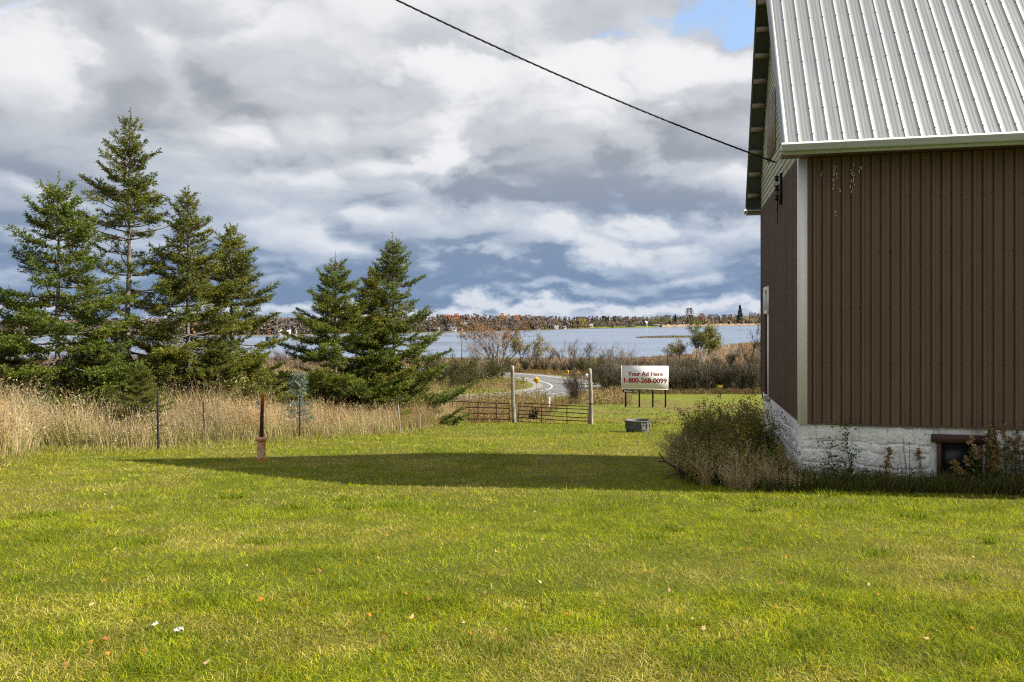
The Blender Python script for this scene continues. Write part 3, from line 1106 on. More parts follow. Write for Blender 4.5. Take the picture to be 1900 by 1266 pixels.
    # fascia boards and gutters on both eaves
    for s in (0, 1):
        yy = (lambda q: q) if s == 0 else (lambda q: W - q)
        g = Geo()
        a, c = sorted((yy(EY + .015), yy(EY + .045)))
        g.box(OX, L + .35, a, c, EZ - .17, EZ - .035)
        g.build('fascia', M['gutter'], roof, colors=False)
        prof = [(.012, -.115), (-.075, -.115), (-.080, -.085), (-.105, -.045), (-.118, -.020), (-.118, .008), (-.104, .008), (-.104, -.012), (-.072, -.100), (.006, -.100), (.006, -.03), (.012, -.03)]
        V = [(xo, yy(EY + q), EZ - .01 + r_) for xo in (OX - .04, L + .38) for q, r_ in prof]
        n = len(prof)
        F = [(i, (i + 1) % n, n + (i + 1) % n, n + i) for i in range(n)]
        g = Geo().add(V, [F, [tuple(range(n))]])
        # closed end
        g.add([(OX - .042, yy(EY + .012), EZ - .125), (OX - .042, yy(EY - .075), EZ - .125), (OX - .042, yy(EY - .118), EZ - .03), (OX - .042, yy(EY - .118), EZ - .002), (OX - .042, yy(EY + .012), EZ - .04)],
              [[(0, 1, 2, 3, 4)]])
        g.build('gutter', M['gutter'], roof, colors=False)
        a, c = sorted((yy(EY + .05), yy(-.035)))
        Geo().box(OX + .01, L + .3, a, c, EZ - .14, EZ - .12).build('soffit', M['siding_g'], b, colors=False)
    # bird droppings on the siding below the eave are thin white runs
    g = Geo()
    for (px, z0, z1) in ((.52, 5.0, 5.4), (.56, 5.15, 5.42), (.80, 4.9, 5.35), (.835, 5.05, 5.4), (.55, 4.55, 4.62), (.33, 5.2, 5.33), (.93, 5.25, 5.4), (.62, 4.95, 5.02)):
        n = max(2, int((z1 - z0) / .05))
        for k in range(n):
            zc = z0 + (z1 - z0) * (k + rs.random() * .7) / n
            w = rs.uniform(.003, .007)
            xx = px + rs.uniform(-.02, .02)
            g.box(xx - w, xx + w, -.052, -.046, zc, zc + rs.uniform(.015, .06))
    tag(g.build('droppings', M['paper'], b, colors=False), kind='stuff')
    # insulator rack for the service wires
    rk = Geo().box(-.075, -.03, 2.13, 2.19, 5.10, 5.72).build('insulator_rack', M['blackpaint'], b, colors=False)
    for zc in (5.24, 5.43, 5.62):
        g = Geo()
        prof = [(.0, -.05), (.035, -.05), (.048, -.03), (.028, -.01), (.028, .01), (.048, .03), (.035, .05), (0, .05)]
        for i in range(len(prof) - 1):
            V = []
            for k in range(10):
                a = 2 * math.pi * k / 10
                V += [(-.13 + prof[i][0] * math.cos(a), 2.16 + prof[i][0] * math.sin(a), zc + prof[i][1]), (-.13 + prof[i + 1][0] * math.cos(a), 2.16 + prof[i + 1][0] * math.sin(a), zc + prof[i + 1][1])]
            g.add(V, [[(2 * k, (2 * k + 2) % 20, (2 * k + 3) % 20, 2 * k + 1) for k in range(10)]])
        g.box(-.14, -.05, 2.15, 2.17, zc - .06, zc - .05)
        g.build('insulator', M['cable'], rk, colors=False)
    g = Geo()
    for k, (ya, za, yb, zb_) in enumerate(((2.16, 5.62, 2.55, 5.05), (2.16, 5.43, 2.45, 5.0), (2.16, 5.24, 2.6, 4.8))):
        pts = [(-.12 + .03 * math.sin(t * 3), ya + (yb - ya) * t, za + (zb_ - za) * t - .22 * math.sin(math.pi * t)) for t in np.linspace(0, 1, 12)]
        poly_tube(g, pts, .008, 5)
    g.build('wire_loop', M['cable'], rk, colors=False)
    return b


build_barn()


# ------------------------------------------------------------------ service cable from the upper left to the barn
def build_cable():
    ax, ay = barn_world(-.14, 2.16)
    A = np.array((ax, ay))
    B = np.array((-1.9, 12.6))
    pix = [(733, 0), (889.6, 71), (984, 116), (1103, 170), (1198, 208.5), (1292, 246), (1401, 288), (1447, 304)]
    ts, zs = [], []
    for px, py in pix:
        r = (px - CXP) / FPX
        # intersect the plan line with the sight line
        D = A - B
        t = (r * B[1] - B[0]) / (D[0] - r * D[1])
        y = B[1] + D[1] * t
        ts.append(t)
        zs.append(zrow(py, y))
    co = np.polyfit(ts, zs, 2)
    T = np.linspace(-1.6, 1.0, 900)
    P = np.stack([B[0] + (A - B)[0] * T, B[1] + (A - B)[1] * T, np.polyval(co, T)], 1)
    s = np.concatenate([[0], np.cumsum(np.linalg.norm(np.diff(P, axis=0), axis=1))])
    D = (A - B) / np.linalg.norm(A - B)
    side = np.array([-D[1], D[0], 0])
    upv = np.array([0, 0, 1.])
    o = thing('service_cable', 'twisted black overhead service cable running down to the barn gable', 'cable', tuple(P[-1]))
    for k in range(3):
        ph = s * 2 * math.pi / .42 + k * 2 * math.pi / 3
        Q = P + (np.cos(ph)[:, None] * side + np.sin(ph)[:, None] * upv) * .0095
        g = Geo()
        poly_tube(g, Q - P[-1], .0085, 5)
        g.build('strand', M['cable'], o, smooth=True, colors=False)


build_cable()


# ------------------------------------------------------------------ gate, posts and fence
def log_post(name, label, base, height, r0, r1, m, seed, lean=(0, 0), cat='post', group=None, chips=True):
    rr = random.Random(seed)
    o = thing(name, label, cat, base, 0, group)
    g = Geo()
    n, rows = 14, 11
    V = []
    for i in range(rows):
        t = i / (rows - 1)
        rad = r0 + (r1 - r0) * t
        for k in range(n):
            a = 2 * math.pi * k / n
            q = rad * (1 + .05 * math.sin(3 * a + seed + t * 2) + .03 * math.sin(7 * a + 4 * t))
            V.append((q * math.cos(a) + lean[0] * t + .02 * math.sin(t * 5 + seed), q * math.sin(a) + lean[1] * t, -.35 + (height + .35) * t + (0 if i < rows - 1 else rr.uniform(-.04, .04))))
    F = [(i * n + k, i * n + (k + 1) % n, (i + 1) * n + (k + 1) % n, (i + 1) * n + k) for i in range(rows - 1) for k in range(n)]
    g.add(V, [F, [tuple((rows - 1) * n + k for k in range(n))]])
    g.build('log', m, o, smooth=False, colors=False)
    return o


pL = at(954, 46.6)
pR = at(1097.5, 43.6)
log_post('gate_post', 'tall weathered log post between the two rusty farm gates', pL, zrow(678, 46.6) - pL.z, .128, .108, M['gatepost'], 2, (-.12, 0))
po = log_post('gate_post', 'tall weathered log post at the end of the green-field gate', pR, zrow(685, 43.6) - pR.z, .128, .108, M['gatepost'], 5, (-.10, 0))
g = Geo()
for k in range(2):
    pts = [(.135 * math.cos(a) - .03, .135 * math.sin(a), 1.18 + .03 * k + .01 * math.sin(a * 2)) for a in np.linspace(0, 2 * math.pi, 17)]
    poly_tube(g, pts, .014, 5)
g.build('chain', M['rust'], po, colors=False)


def gate(name, label, P0, P1, zt0, zt1, zb0, zb1, rails, verts, rad):
    c = Vector(((P0.x + P1.x) / 2, (P0.y + P1.y) / 2, min(zb0, zb1)))
    o = thing(name, label, 'gate', c)
    lerp = lambda a, b_, t: a + (b_ - a) * t
    rel = lambda t, z: (lerp(P0.x, P1.x, t) - c.x, lerp(P0.y, P1.y, t) - c.y, z - c.z)
    for f in rails:
        g = Geo()
        za, zb_ = lerp(zt0, zb0, f), lerp(zt1, zb1, f)
        pts = [np.array(rel(t, lerp(za, zb_, t))) + np.array((0, 0, .012 * math.sin(t * 7 + f * 9))) for t in np.linspace(0, 1, 13)]
        poly_tube(g, pts, rad, 6)
        g.build('rail', M['rust'], o, smooth=True, colors=False)
    for t in verts:
        g = Geo()
        x, y, _ = rel(t, 0)
        poly_tube(g, [(x, y - .02, lerp(zb0, zb1, t) - .03 - c.z), (x, y - .02, lerp(zt0, zt1, t) + .03 - c.z)], rad * 1.1, 6)
        g.build('upright', M['rust'], o, colors=False)
    return o


g0, g1 = at(961, 47.2), at(1092, 43.9)
gate('farm_gate', 'long rusty tube gate with six rails between the two log posts', g0, g1, zrow(748, 47.2), zrow(754.5, 43.9), zrow(782, 47.2), zrow(790, 43.9),
     (0, .17, .38, .60, .79, 1.0), (0.005, .35, .71, .995), .028)
g0, g1 = at(838, 48.2), at(946, 46.9)
gate('farm_gate', 'rusty tube gate with four rails half hidden behind the dry grass', g0, g1, zrow(745, 48.2), zrow(749, 46.9), zrow(777, 48.2), zrow(778.5, 46.9),
     (0, .31, .66, 1.0), (.02, .46, .77, .99), .034)


def t_post(px, d, ytop, lean=0.0, w=.05, label='', m='tpost'):
    p = at(px, d)
    o = thing('fence_post', label, 'fence post', p)
    h = zrow(ytop, d) - p.z
    g = Geo()
    a = Vector((0, 0, -.3))
    t = Vector((lean, 0, h))
    for (x0, x1, y0, y1) in ((-w / 2, w / 2, -.006, .006), (-.006, .006, .007, .045)):
        V = [(x + q.x, y, q.z) for q in (a, t) for (x, y) in ((x0, y0), (x1, y0), (x1, y1), (x0, y1))]
        g.add(V, [[(0, 1, 5, 4), (1, 2, 6, 5), (2, 3, 7, 6), (3, 0, 4, 7), (4, 5, 6, 7)]])
    g.build('shaft', M[m], o, colors=False)
    g = Geo()
    for k in range(14):
        z = .1 + (h - .15) * k / 13
        g.box(-w / 2 - .004 + lean * z / h, w / 2 + .004 + lean * z / h, -.014, -.006, z, z + .02)
    g.build('studs', M[m], o, colors=False)
    return o


t_post(294, 22.3, 727, -.02, .062, 'tall dark steel fence post beside the lowest dark spruce boughs')
t_post(380, 24.8, 745, -.05, .045, 'thin steel fence post between the spruce boughs and the rusty pipe')
t_post(556, 27.8, 735, .01, .05, 'dark steel fence post in front of the small blue spruce')
t_post(744, 33.5, 752, -.13, .05, 'leaning steel fence post in pale dry grass below the right spruces', 'galv')
t_post(779, 35.5, 768, 0, .05, 'short steel fence post at the pale end of the dry grass', 'galv')
t_post(1030, 82, 733, 0, .10, 'brown fence post beyond the gate, next to the pale stub post', 'rust')
t_post(1043, 84, 734, 0, .10, 'brown fence post beyond the gate, next to the roadside bush', 'rust')
p = at(1019, 80)
log_post('stub_post', 'short pale weathered post standing in the grass beyond the gate', p, zrow(738, 80) - p.z, .12, .10, M['signwhite'], 9)

# rusted standpipe in a crusted collar
p = at(485, 18.6)
o = thing('standpipe', 'rusted pipe standing in a crusted orange and white collar on the lawn', 'standpipe', p)
ch = .57
g = Geo()
rr = random.Random(3)
n = 20
prof = [(.098, -.15), (.100, 0), (.102, .12), (.098, .28), (.101, .42), (.104, .47), (.128, .485), (.132, .53), (.120, .565), (.05, .57)]
V = []
for i, (q, z) in enumerate(prof):
    for k in range(n):
        a = 2 * math.pi * k / n
        e = q * (1 + (rr.uniform(-.06, .06) if 0 < i < len(prof) - 1 else 0))
        V.append((e * math.cos(a), e * math.sin(a), z + (rr.uniform(-.012, .012) if i > 5 else 0)))
F = [(i * n + k, i * n + (k + 1) % n, (i + 1) * n + (k + 1) % n, (i + 1) * n + k) for i in range(len(prof) - 1) for k in range(n)]
g.add(V, [F, [tuple((len(prof) - 1) * n + k for k in range(n))]])
g.build('collar', M['orange'], o, colors=False)
g = Geo()
poly_tube(g, [(0, 0, .45), (.005, 0, .8), (.02, 0, 1.30)], [.052, .048, .040], 12)
g.build('pipe', M['pipe'], o, smooth=True, colors=False)
g = Geo()
poly_tube(g, [(.020, 0, 1.296), (.024, 0, 1.5), (.028, 0, 1.60)], [.043, .042, .042], 12)
g.build('pipe_top', M['pipetop'], o, smooth=True, colors=False)
g = Geo()
poly_tube(g, [(-.05, -.03, 1.40), (-.075, -.045, 1.40)], [.055, .05], 12)
g.build('cap', M['galv'], o, colors=False)
g = Geo()
pts = [(-.04, -.02, 1.47), (-.085, -.03, 1.44), (-.10, -.03, 1.36), (-.08, -.03, 1.29), (-.03, -.01, 1.26)]
poly_tube(g, pts, .014, 6)
g.build('clamp', M['trim'], o, colors=False)

# stock tank
p = at(1183, 34.0)
o = thing('stock_tank', 'round grey water tank with a dark outlet standing on the lawn', 'water tank', p)
g = Geo()
n = 32
r0 = .52
prof = [(r0 * .96, -.04), (r0 * .97, .13), (r0 * 1.0, .15), (r0 * 1.0, .20), (r0 * .985, .22), (r0 * 1.0, .36), (r0 * 1.02, .38), (r0 * 1.02, .42), (r0 * 1.01, .44), (r0 * 1.03, .49), (r0 * 1.09, .50), (r0 * 1.10, .535), (r0 * 1.04, .54),
        (r0 * .97, .53), (r0 * .95, .2), (r0 * .95, .18), (.001, .18)]
V = [(q * math.cos(2 * math.pi * k / n), q * math.sin(2 * math.pi * k / n), z) for q, z in prof for k in range(n)]
F = [(i * n + k, i * n + (k + 1) % n, (i + 1) * n + (k + 1) % n, (i + 1) * n + k) for i in range(len(prof) - 1) for k in range(n)]
g.add(V, [F])
g.build('shell', M['tank'], o, smooth=False, colors=False)
for k in range(12):
    a = 2 * math.pi * (k + .3) / 12
    g = Geo()
    c, s = math.cos(a), math.sin(a)
    V = []
    for q, z in ((r0 * .97, .2), (r0 * 1.06, .2), (r0 * 1.07, .50), (r0 * .97, .50)):
        for w in (-.018, .018):
            V.append((q * c - w * s, q * s + w * c, z))
    g.add(V, [[(0, 1, 3, 2), (2, 3, 5, 4), (4, 5, 7, 6), (0, 2, 4, 6), (1, 7, 5, 3)]])
    g.build('rib', M['tank'], o, colors=False)
g = Geo()
a = R(-118)
c, s = math.cos(a), math.sin(a)
V = []
for q in (r0 * .9, r0 * 1.05):
    for w, z in ((-.07, 0), (.07, 0), (.07, .2), (-.07, .2)):
        V.append((q * c - w * s, q * s + w * c, z))
g.add(V, [[(4, 5, 6, 7), (0, 1, 5, 4), (1, 2, 6, 5), (2, 3, 7, 6), (3, 0, 4, 7)]])
g.build('outlet', M['blackpaint'], o, colors=False)


# ------------------------------------------------------------------ lettering
def lettering(body, size, name, m, parent, loc, bold=.0, width=None):
    cu = bpy.data.curves.new(name, 'FONT')
    cu.body = body
    cu.size = size
    cu.align_x = 'CENTER'
    cu.align_y = 'CENTER'
    cu.extrude = .004
    tmp = bpy.data.objects.new(name, cu)
    COL.objects.link(tmp)
    dg = bpy.context.evaluated_depsgraph_get()
    me = bpy.data.meshes.new_from_object(tmp.evaluated_get(dg))
    bpy.data.objects.remove(tmp)
    bpy.data.curves.remove(cu)
    xs = [v.co.x for v in me.vertices]
    k = 1.0 if width is None else width / (max(xs) - min(xs))
    cx = (max(xs) + min(xs)) / 2
    co = np.array([v.co[:] for v in me.vertices])
    fs = [tuple(p_.vertices) for p_ in me.polygons]
    bpy.data.meshes.remove(me)
    V, F = [], []
    for j, (ox, oz) in enumerate(((0, 0), (-bold, 0), (bold, 0), (0, -bold * .7), (0, bold * .7))):   # bold face: strokes thickened all round
        base = len(V)
        V += [((c[0] - cx + ox) * k, -c[2] - .0006 * j, (c[1] + oz) * k) for c in co]
        F += [tuple(i + base for i in f) for f in fs]
    me = bpy.data.meshes.new(name)
    me.from_pydata(V, [], F)
    me.materials.clear()
    me.materials.append(m)
    o = link(name, me, parent)
    o.location = loc
    return o


# billboard
D = 84.0
p = at(1196.5, D)
S = D / FPX                                                # metres per photo pixel at that distance
o = thing('billboard', 'white billboard reading Your Ad Here on four black posts in the field', 'billboard', p, R(-12))
w2, zt, zb = 42.6 * S, zrow(679.8, D) - p.z, zrow(721.5, D) - p.z
bd = Geo().box(-w2, w2, -.05, .04, zb, zt).build('board', M['board'], o, colors=False)
g = Geo()
g.box(-w2 - .04, w2 + .04, -.065, .05, zt + .001, zt + .06)
g.box(-w2 - .04, w2 + .04, -.065, .05, zb - .06, zb - .001)
g.box(-w2 - .05, -w2 - .001, -.066, .05, zb - .06, zt + .06)
g.box(w2 + .001, w2 + .05, -.066, .05, zb - .06, zt + .06)
g.build('board_edge', M['trim'], bd, colors=False)
lettering('Your Ad Here', 1.0, 'lettering', M['red'], bd, (.05, -.06, zrow(694.3, D) - p.z), .034, 63.5 * S)
lettering('1-800-268-0099', 1.0, 'lettering', M['red'], bd, (0.05, -.06, zrow(706.8, D) - p.z), .034, 77.5 * S)
for k, px in enumerate((1161, 1186.3, 1211, 1234)):
    xo = (px - 1196.5) * S
    gx = hz(p.x + xo, D) - p.z
    Geo().box(xo - .085, xo + .085, .045, .21, gx - .4, zt - .1).build('post', M['blackpaint'], o, colors=False)
    Geo().box(xo - .16, xo + .16, -.02, .28, gx - .1, gx + .05).build('footing', M['gravel'], o, colors=False)
pl = Geo().box(-40.5 * S, -20.5 * S, -.07, -.03, zrow(729.3, D) - p.z, zrow(723.6, D) - p.z).build('maker_plate', M['blackpaint'], o, colors=False)
lettering('Stinson', .34, 'lettering', M['signwhite'], pl, (-30.6 * S, -.076, zrow(726.6, D) - p.z), .01, 15 * S)


# ------------------------------------------------------------------ road signs
def sign_diamond():
    D = 96.0
    p = at(995.5, D)
    o = thing('curve_sign', 'yellow diamond road sign with a black bend arrow at the road', 'road sign', p)
    zc = zrow(705.5, D) - p.z
    h = .455
    g = Geo()
    V = [(0, -.06, zc - h), (h, -.06, zc), (0, -.06, zc + h), (-h, -.06, zc), (0, -.045, zc - h), (h, -.045, zc), (0, -.045, zc + h), (-h, -.045, zc)]
    g.add(V, [[(0, 1, 2, 3), (7, 6, 5, 4), (0, 4, 5, 1), (1, 5, 6, 2), (2, 6, 7, 3), (3, 7, 4, 0)]])
    face = g.build('face', M['yellow'], o, colors=False)
    g = Geo()
    e = .40
    for i in range(4):                                    # thin black border
        a = [(0, -e), (e, 0), (0, e), (-e, 0)]
        q0, q1 = a[i], a[(i + 1) % 4]
        k = .95
        g.add([(q0[0], -.0635, zc + q0[1]), (q1[0], -.0635, zc + q1[1]), (q1[0] * k, -.0635, zc + q1[1] * k), (q0[0] * k, -.0635, zc + q0[1] * k)], [[(0, 1, 2, 3)]])
    pts = [(.17 - .0, -.10), (.19, .0), (.12, .075), (.0, .09), (-.12, .055), (-.20, .0)]
    pts = smooth_line(np.array(pts), 20)
    T = np.gradient(pts, axis=0)
    T /= np.linalg.norm(T, axis=1, keepdims=True)
    V = []
    for q, t in zip(pts, T):
        for s in (-.045, .045):
            V.append((q[0] - t[1] * s, -.064, zc + q[1] + t[0] * s))
    g.add(V, [[(2 * i, 2 * i + 1, 2 * i + 3, 2 * i + 2) for i in range(len(pts) - 1)]])
    g.add([(-.16, -.0645, zc + .12), (-.15, -.0645, zc - .07), (-.29, -.0645, zc - .02)], [[(0, 1, 2)]])
    g.build('arrow', M['blackpaint'], face, colors=False)
    g = Geo()
    poly_tube(g, [(0, 0, -.3), (0, 0, zc + .35)], .05, 8)
    g.build('post', M['galv'], o, colors=False)


sign_diamond()


def chevron(px, d, py, label):
    p = at(px, d)
    o = thing('chevron_sign', label, 'road sign', p, 0, 'yellow chevron signs round the bend')
    zc = zrow(py, d) - p.z
    f = Geo().box(-.17, .17, -.05, -.035, zc - .25, zc + .25).build('face', M['yellow'], o, colors=False)
    g = Geo()
    for (x, s) in ((.1, 1),):
        g.add([(x - .10, -.054, zc + .22), (x + .05, -.054, zc + .22), (x - .09, -.054, zc), (x - .25, -.054, zc), (x + .05, -.054, zc - .22), (x - .10, -.054, zc - .22)],
              [[(0, 3, 2, 1), (3, 5, 4, 2)]])
    g.build('arrow', M['blackpaint'], f, colors=False)
    g = Geo()
    poly_tube(g, [(0, 0, -.3), (0, 0, zc + .3)], .04, 6)
    g.build('post', M['galv'], o, colors=False)


for px, d, py in ((1053.5, 127, 690.3), (1073, 123, 692.3), (1084.5, 119, 693.5)):
    chevron(px, d, py, 'small yellow chevron sign on the outside of the road bend')
p = at(1088.5, 112)
o = thing('speed_sign', 'small white rectangular road sign beside the last yellow chevron', 'road sign', p)
zc = zrow(698, 112) - p.z
f = Geo().box(-.25, .25, -.05, -.035, zc - .33, zc + .33).build('face', M['signwhite'], o, colors=False)
g = Geo().box(-.16, .16, -.054, -.051, zc - .02, zc + .07)
g.box(-.12, .12, -.054, -.051, zc - .18, zc - .10)
g.build('grey_print', M['galv'], f, colors=False)
g = Geo()
poly_tube(g, [(0, 0, -.3), (0, 0, zc + .3)], .04, 6)
g.build('post', M['galv'], o, colors=False)

# poles by the water
for px, d, yt, lb in ((857, 205, 629, 'thin wooden pole by the water beyond the dark left bushes'), (1239, 190, 645, 'short dark pole by the water beyond the billboard')):
    p = at(px, d)
    o = thing('shore_pole', lb, 'pole', p)
    h = zrow(yt, d) - p.z
    g = Geo()
    poly_tube(g, [(0, 0, -.5), (0, 0, h * .5), (.02, 0, h)], [.15, .13, .11], 8)
    g.build('shaft', M['pole'], o, colors=False)
    Geo().box(-.13, .13, -.13, .13, h - .02, h + .08).build('cap', M['pole'], o, colors=False)



# ------------------------------------------------------------------ spruces
def spruce_mesh(seed, Ht, Rad, gaunt=0.0, leader=.6, dens=1.0, blue=False, wh=.34, dry=.3, skirt=1.0):
    r = np.random.default_rng(seed)
    tr, lim = Geo(), Geo()
    zt = np.linspace(-.4, Ht - .02, 14)
    wob = np.cumsum(r.normal(0, .012, (14, 2)), axis=0) * (Ht / 9)
    rad = np.interp(zt, [0, Ht * .5, Ht], [.0085 * Ht + .03, .0046 * Ht + .015, .008])
    axis = np.stack([wob[:, 0], wob[:, 1], zt], 1)
    poly_tube(tr, axis, rad, 9)
    ax = lambda z: np.array([np.interp(z, zt, axis[:, 0]), np.interp(z, zt, axis[:, 1]), z])
    A, B, ra, rb = [], [], [], []
    TP, TD, TL, TC = [], [], [], []                        # needle fingers: base, direction, length, colour
    g0 = np.array((.056, .086, .012)) if not blue else np.array((.17, .23, .20))
    g1 = np.array((.205, .225, .026)) if not blue else np.array((.30, .37, .33))
    brown = np.array((.13, .065, .028))

    def fingers(p, d, n, ln, tone, br):
        for _ in range(n):
            dd = d + r.normal(0, .42, 3) + np.array((0, 0, .18))
            dd /= np.linalg.norm(dd)
            TP.append(p + r.normal(0, .018, 3))
            TD.append(dd)
            TL.append(ln * r.uniform(.7, 1.3))
            c = g0 + (g1 - g0) * np.clip(tone + r.normal(0, .22), 0, 1)
            TC.append(brown * r.uniform(.7, 1.5) if r.random() < br else c)
    z = Ht * .025
    while z < Ht - leader * .8:
        rel = z / Ht
        prof = (.86 + .6 * rel if rel < .16 else .94 * ((1 - rel) / .84) ** .74)
        if rel < .3:
            prof *= skirt
        nb = r.integers(4, 7) if rel < .9 else r.integers(3, 5)
        a0 = r.uniform(0, 6.28)
        for k in range(nb):
            az = a0 + 6.283 * k / nb + r.normal(0, .25)
            L = Rad * prof * r.uniform(.55, 1.25)
            if r.random() < .08:
                L *= .5
            bare = gaunt * (1 if .28 < rel < .66 else .25)
            el = R(np.interp(rel, [0, .15, .5, .85, 1], [-6, -6, 8, 34, 60])) + r.normal(0, .13)
            h = np.array((math.cos(az), math.sin(az), 0))
            side = np.array((-math.sin(az), math.cos(az), 0))
            nseg = 5
            pts = []
            sag = .16 * (1 - rel)
            for i in range(nseg + 1):
                t = i / nseg
                pts.append(ax(z) + h * L * t * math.cos(el) + np.array((0, 0, L * (math.sin(el) * t - sag * math.sin(math.pi * t) * .8 + sag * .9 * t ** 3))) + side * L * .05 * math.sin(t * 3 + k))
            pts = np.array(pts)
            br = .011 + .010 * L
            for i in range(nseg):
                A.append(pts[i]); B.append(pts[i + 1])
                ra.append(br * (1 - i / nseg) + .003); rb.append(br * (1 - (i + 1) / nseg) + .003)
            t = .16 if L < .6 else (.24 if rel > .55 else (r.uniform(.26, .42) if rel > .3 else r.uniform(.12, .25)))
            if r.random() < bare:
                t = r.uniform(.5, .8)
            step = .070 / max(L, .25) / dens
            tone = r.uniform(.15, .75)
            while t < 1.0:
                f = t * nseg
                i = min(int(f), nseg - 1)
                q = pts[i] + (pts[i + 1] - pts[i]) * (f - i)
                tan = pts[i + 1] - pts[i]
                tan = tan / np.linalg.norm(tan)
                for s in (-1, 1):
                    l2 = (.30 * L + .10) * (1.05 - .8 * t) * r.uniform(.6, 1.25)
                    ang = R(r.uniform(38, 66))
                    d2 = tan * math.cos(ang) + side * s * math.sin(ang) + np.array((0, 0, r.normal(-.08, .16)))
                    d2 /= np.linalg.norm(d2)
                    e = q + d2 * l2
                    A.append(q); B.append(e); ra.append(.006); rb.append(.003)
                    inner = dry * max(0, .62 - t) * 1.3 + (.05 if rel > .6 else .02)
                    if t < .5 and r.random() < bare:
                        continue
                    m = max(1, int(l2 / .095))
                    for j in range(m):
                        w = (j + .6) / m
                        fingers(q + d2 * l2 * w, d2, 2 if w < .9 else 4, .155, tone, inner)
                t += step * r.uniform(.8, 1.25)
            fingers(pts[-1], h * math.cos(el) + np.array((0, 0, math.sin(el) + .15)), 4, .17, tone, 0)
        z += wh * r.uniform(.7, 1.2) * (1.0 if rel < .6 else .75)
        if .25 < rel < .85 and r.random() < .12 + .3 * gaunt:
            z += wh * .8
    for s in np.linspace(0, 1, 8):                         # leader shoot
        fingers(np.array(ax(Ht - leader * (1 - s))) + np.array((0, 0, .02)), np.array((0, 0, 1.0)), 3 if s < .3 else 1, .15 if s < .3 else .10, .6, 0)
    poly_tube(tr, [ax(Ht - leader), ax(Ht) + np.array((0, 0, leader * .35))], [.012, .005], 5)
    A, B, ra, rb = map(np.array, (A, B, ra, rb))
    fine = ra < .0065
    tubes(lim, A[~fine], B[~fine], ra[~fine], rb[~fine], 4)
    tubes(lim, A[fine], B[fine], ra[fine], rb[fine], 2)
    # needles
    TP, TD, TL, TC = map(np.array, (TP, TD, TL, TC))
    N = len(TP)
    K = 6
    t = (np.arange(K)[None, :] + r.uniform(0, 1, (N, K))) / K
    base = TP[:, None, :] + TD[:, None, :] * (TL[:, None] * t)[..., None]
    rv = r.normal(size=(N, K, 3))
    rv -= TD[:, None, :] * (rv * TD[:, None, :]).sum(-1, keepdims=True)
    rv /= np.linalg.norm(rv, axis=-1, keepdims=True)
    nd = TD[:, None, :] * .75 + rv * .85
    ln = r.uniform(.04, .066, (N, K))[..., None]
    wd = np.cross(nd, r.normal(size=(N, K, 3)))
    wd /= np.linalg.norm(wd, axis=-1, keepdims=True)
    wd = wd * .0205
    V = np.stack([base - wd, base + wd, base + nd * ln], axis=2).reshape(-1, 3)
    cr = Geo()
    cr.add(V, [np.arange(len(V)).reshape(-1, 3)], np.repeat(TC, K * 3, axis=0))
    return (tr.mesh('trunk', M['bark'], True, False), lim.mesh('limbs', M['bark'], False, False), cr.mesh('crown', M['needle']))


SP = {
    'a': spruce_mesh(21, 9.6, 3.05, .05, .85, 1.0, wh=.34, dry=.45),
    'b': spruce_mesh(22, 13.2, 3.5, .65, .5, 1.0, wh=.38, dry=.4, skirt=.9),
    'c': spruce_mesh(23, 10.5, 3.0, .25, .5, 1.0, wh=.34, dry=.5),
    'd': spruce_mesh(24, 9.6, 3.3, .08, .45, 1.0, wh=.33, dry=.4),
    'e': spruce_mesh(25, 9.0, 3.1, .05, .8, 1.0, wh=.33, dry=.3),
    'y': spruce_mesh(27, 3.0, .50, 0, .75, .75, blue=True, wh=.22, dry=0),
}
SPH = {'a': 9.6, 'b': 13.2, 'c': 10.5, 'd': 9.6, 'e': 9.0, 'y': 3.0}


def place_spruce(kind, px, d, ytop, label, wide=1.0, rot=0.0, tone=(1, 1, 1), name='spruce_tree', cat='tree', group='spruces along the old fence'):
    p = at(px, d)
    s = (zrow(ytop, d) - p.z) / (SPH[kind] + .12)
    o = thing(name, label, cat, p, rot, group)
    o.scale = (s * wide, s * wide, s)
    for nm, me in zip(('trunk', 'limbs', 'crown'), SP[kind]):
        c = link(nm, me, o)
        if nm != 'trunk':
            c['kind'] = 'stuff'
        c.color = (*tone, 1)
    return o


place_spruce('a', 108, 27.0, 318, 'bushy green spruce with a long bare top shoot, left of the tallest one', 1.12, .3, (.85, .98, .9))
place_spruce('b', 236, 31.0, 200, 'tallest spruce, its pale trunk showing through thin middle boughs', 1.05, 1.1, (.95, .95, .95))
place_spruce('c', 347, 32.0, 342, 'thin-topped spruce right of the tallest one', 1.1, 2.0, (1.12, 1.05, 1.0))
place_spruce('d', 428, 35.0, 412, 'rightmost spruce of the tall left-hand cluster', 1.12, .6, (1.2, 1.12, 1.0))
place_spruce('e', 624, 38.0, 470, 'spruce with a spiky bare leader behind the small blue spruce', 1.15, 3.6, (1.0, 1.05, .9))
place_spruce('d', 690, 40.0, 495, 'yellowish middle spruce of the three by the gate', 1.0, 4.1, (1.4, 1.25, .9))
place_spruce('a', 731, 41.0, 432, 'tallest of the three spruces by the gate', 1.08, 2.2, (.95, 1.02, 1.2))
place_spruce('d', -75, 27.5, 470, 'spruce cut off by the picture edge, only its boughs showing', 1.1, 1.9)
place_spruce('y', 553, 29.6, 662, 'small pale blue spruce standing in the dry grass', 1.0, .2, (.75, .78, .75))
place_spruce('e', 262, 24.6, 668, 'low dark young spruce behind the tall steel fence post', 1.25, .9)
place_spruce('e', 175, 27.8, 610, 'low bushy spruce filling the gap beneath the two tallest', 1.25, 2.9)
place_spruce('d', 405, 31.5, 625, 'low spruce with hanging boughs behind the rusty standpipe', 1.25, 5.0)
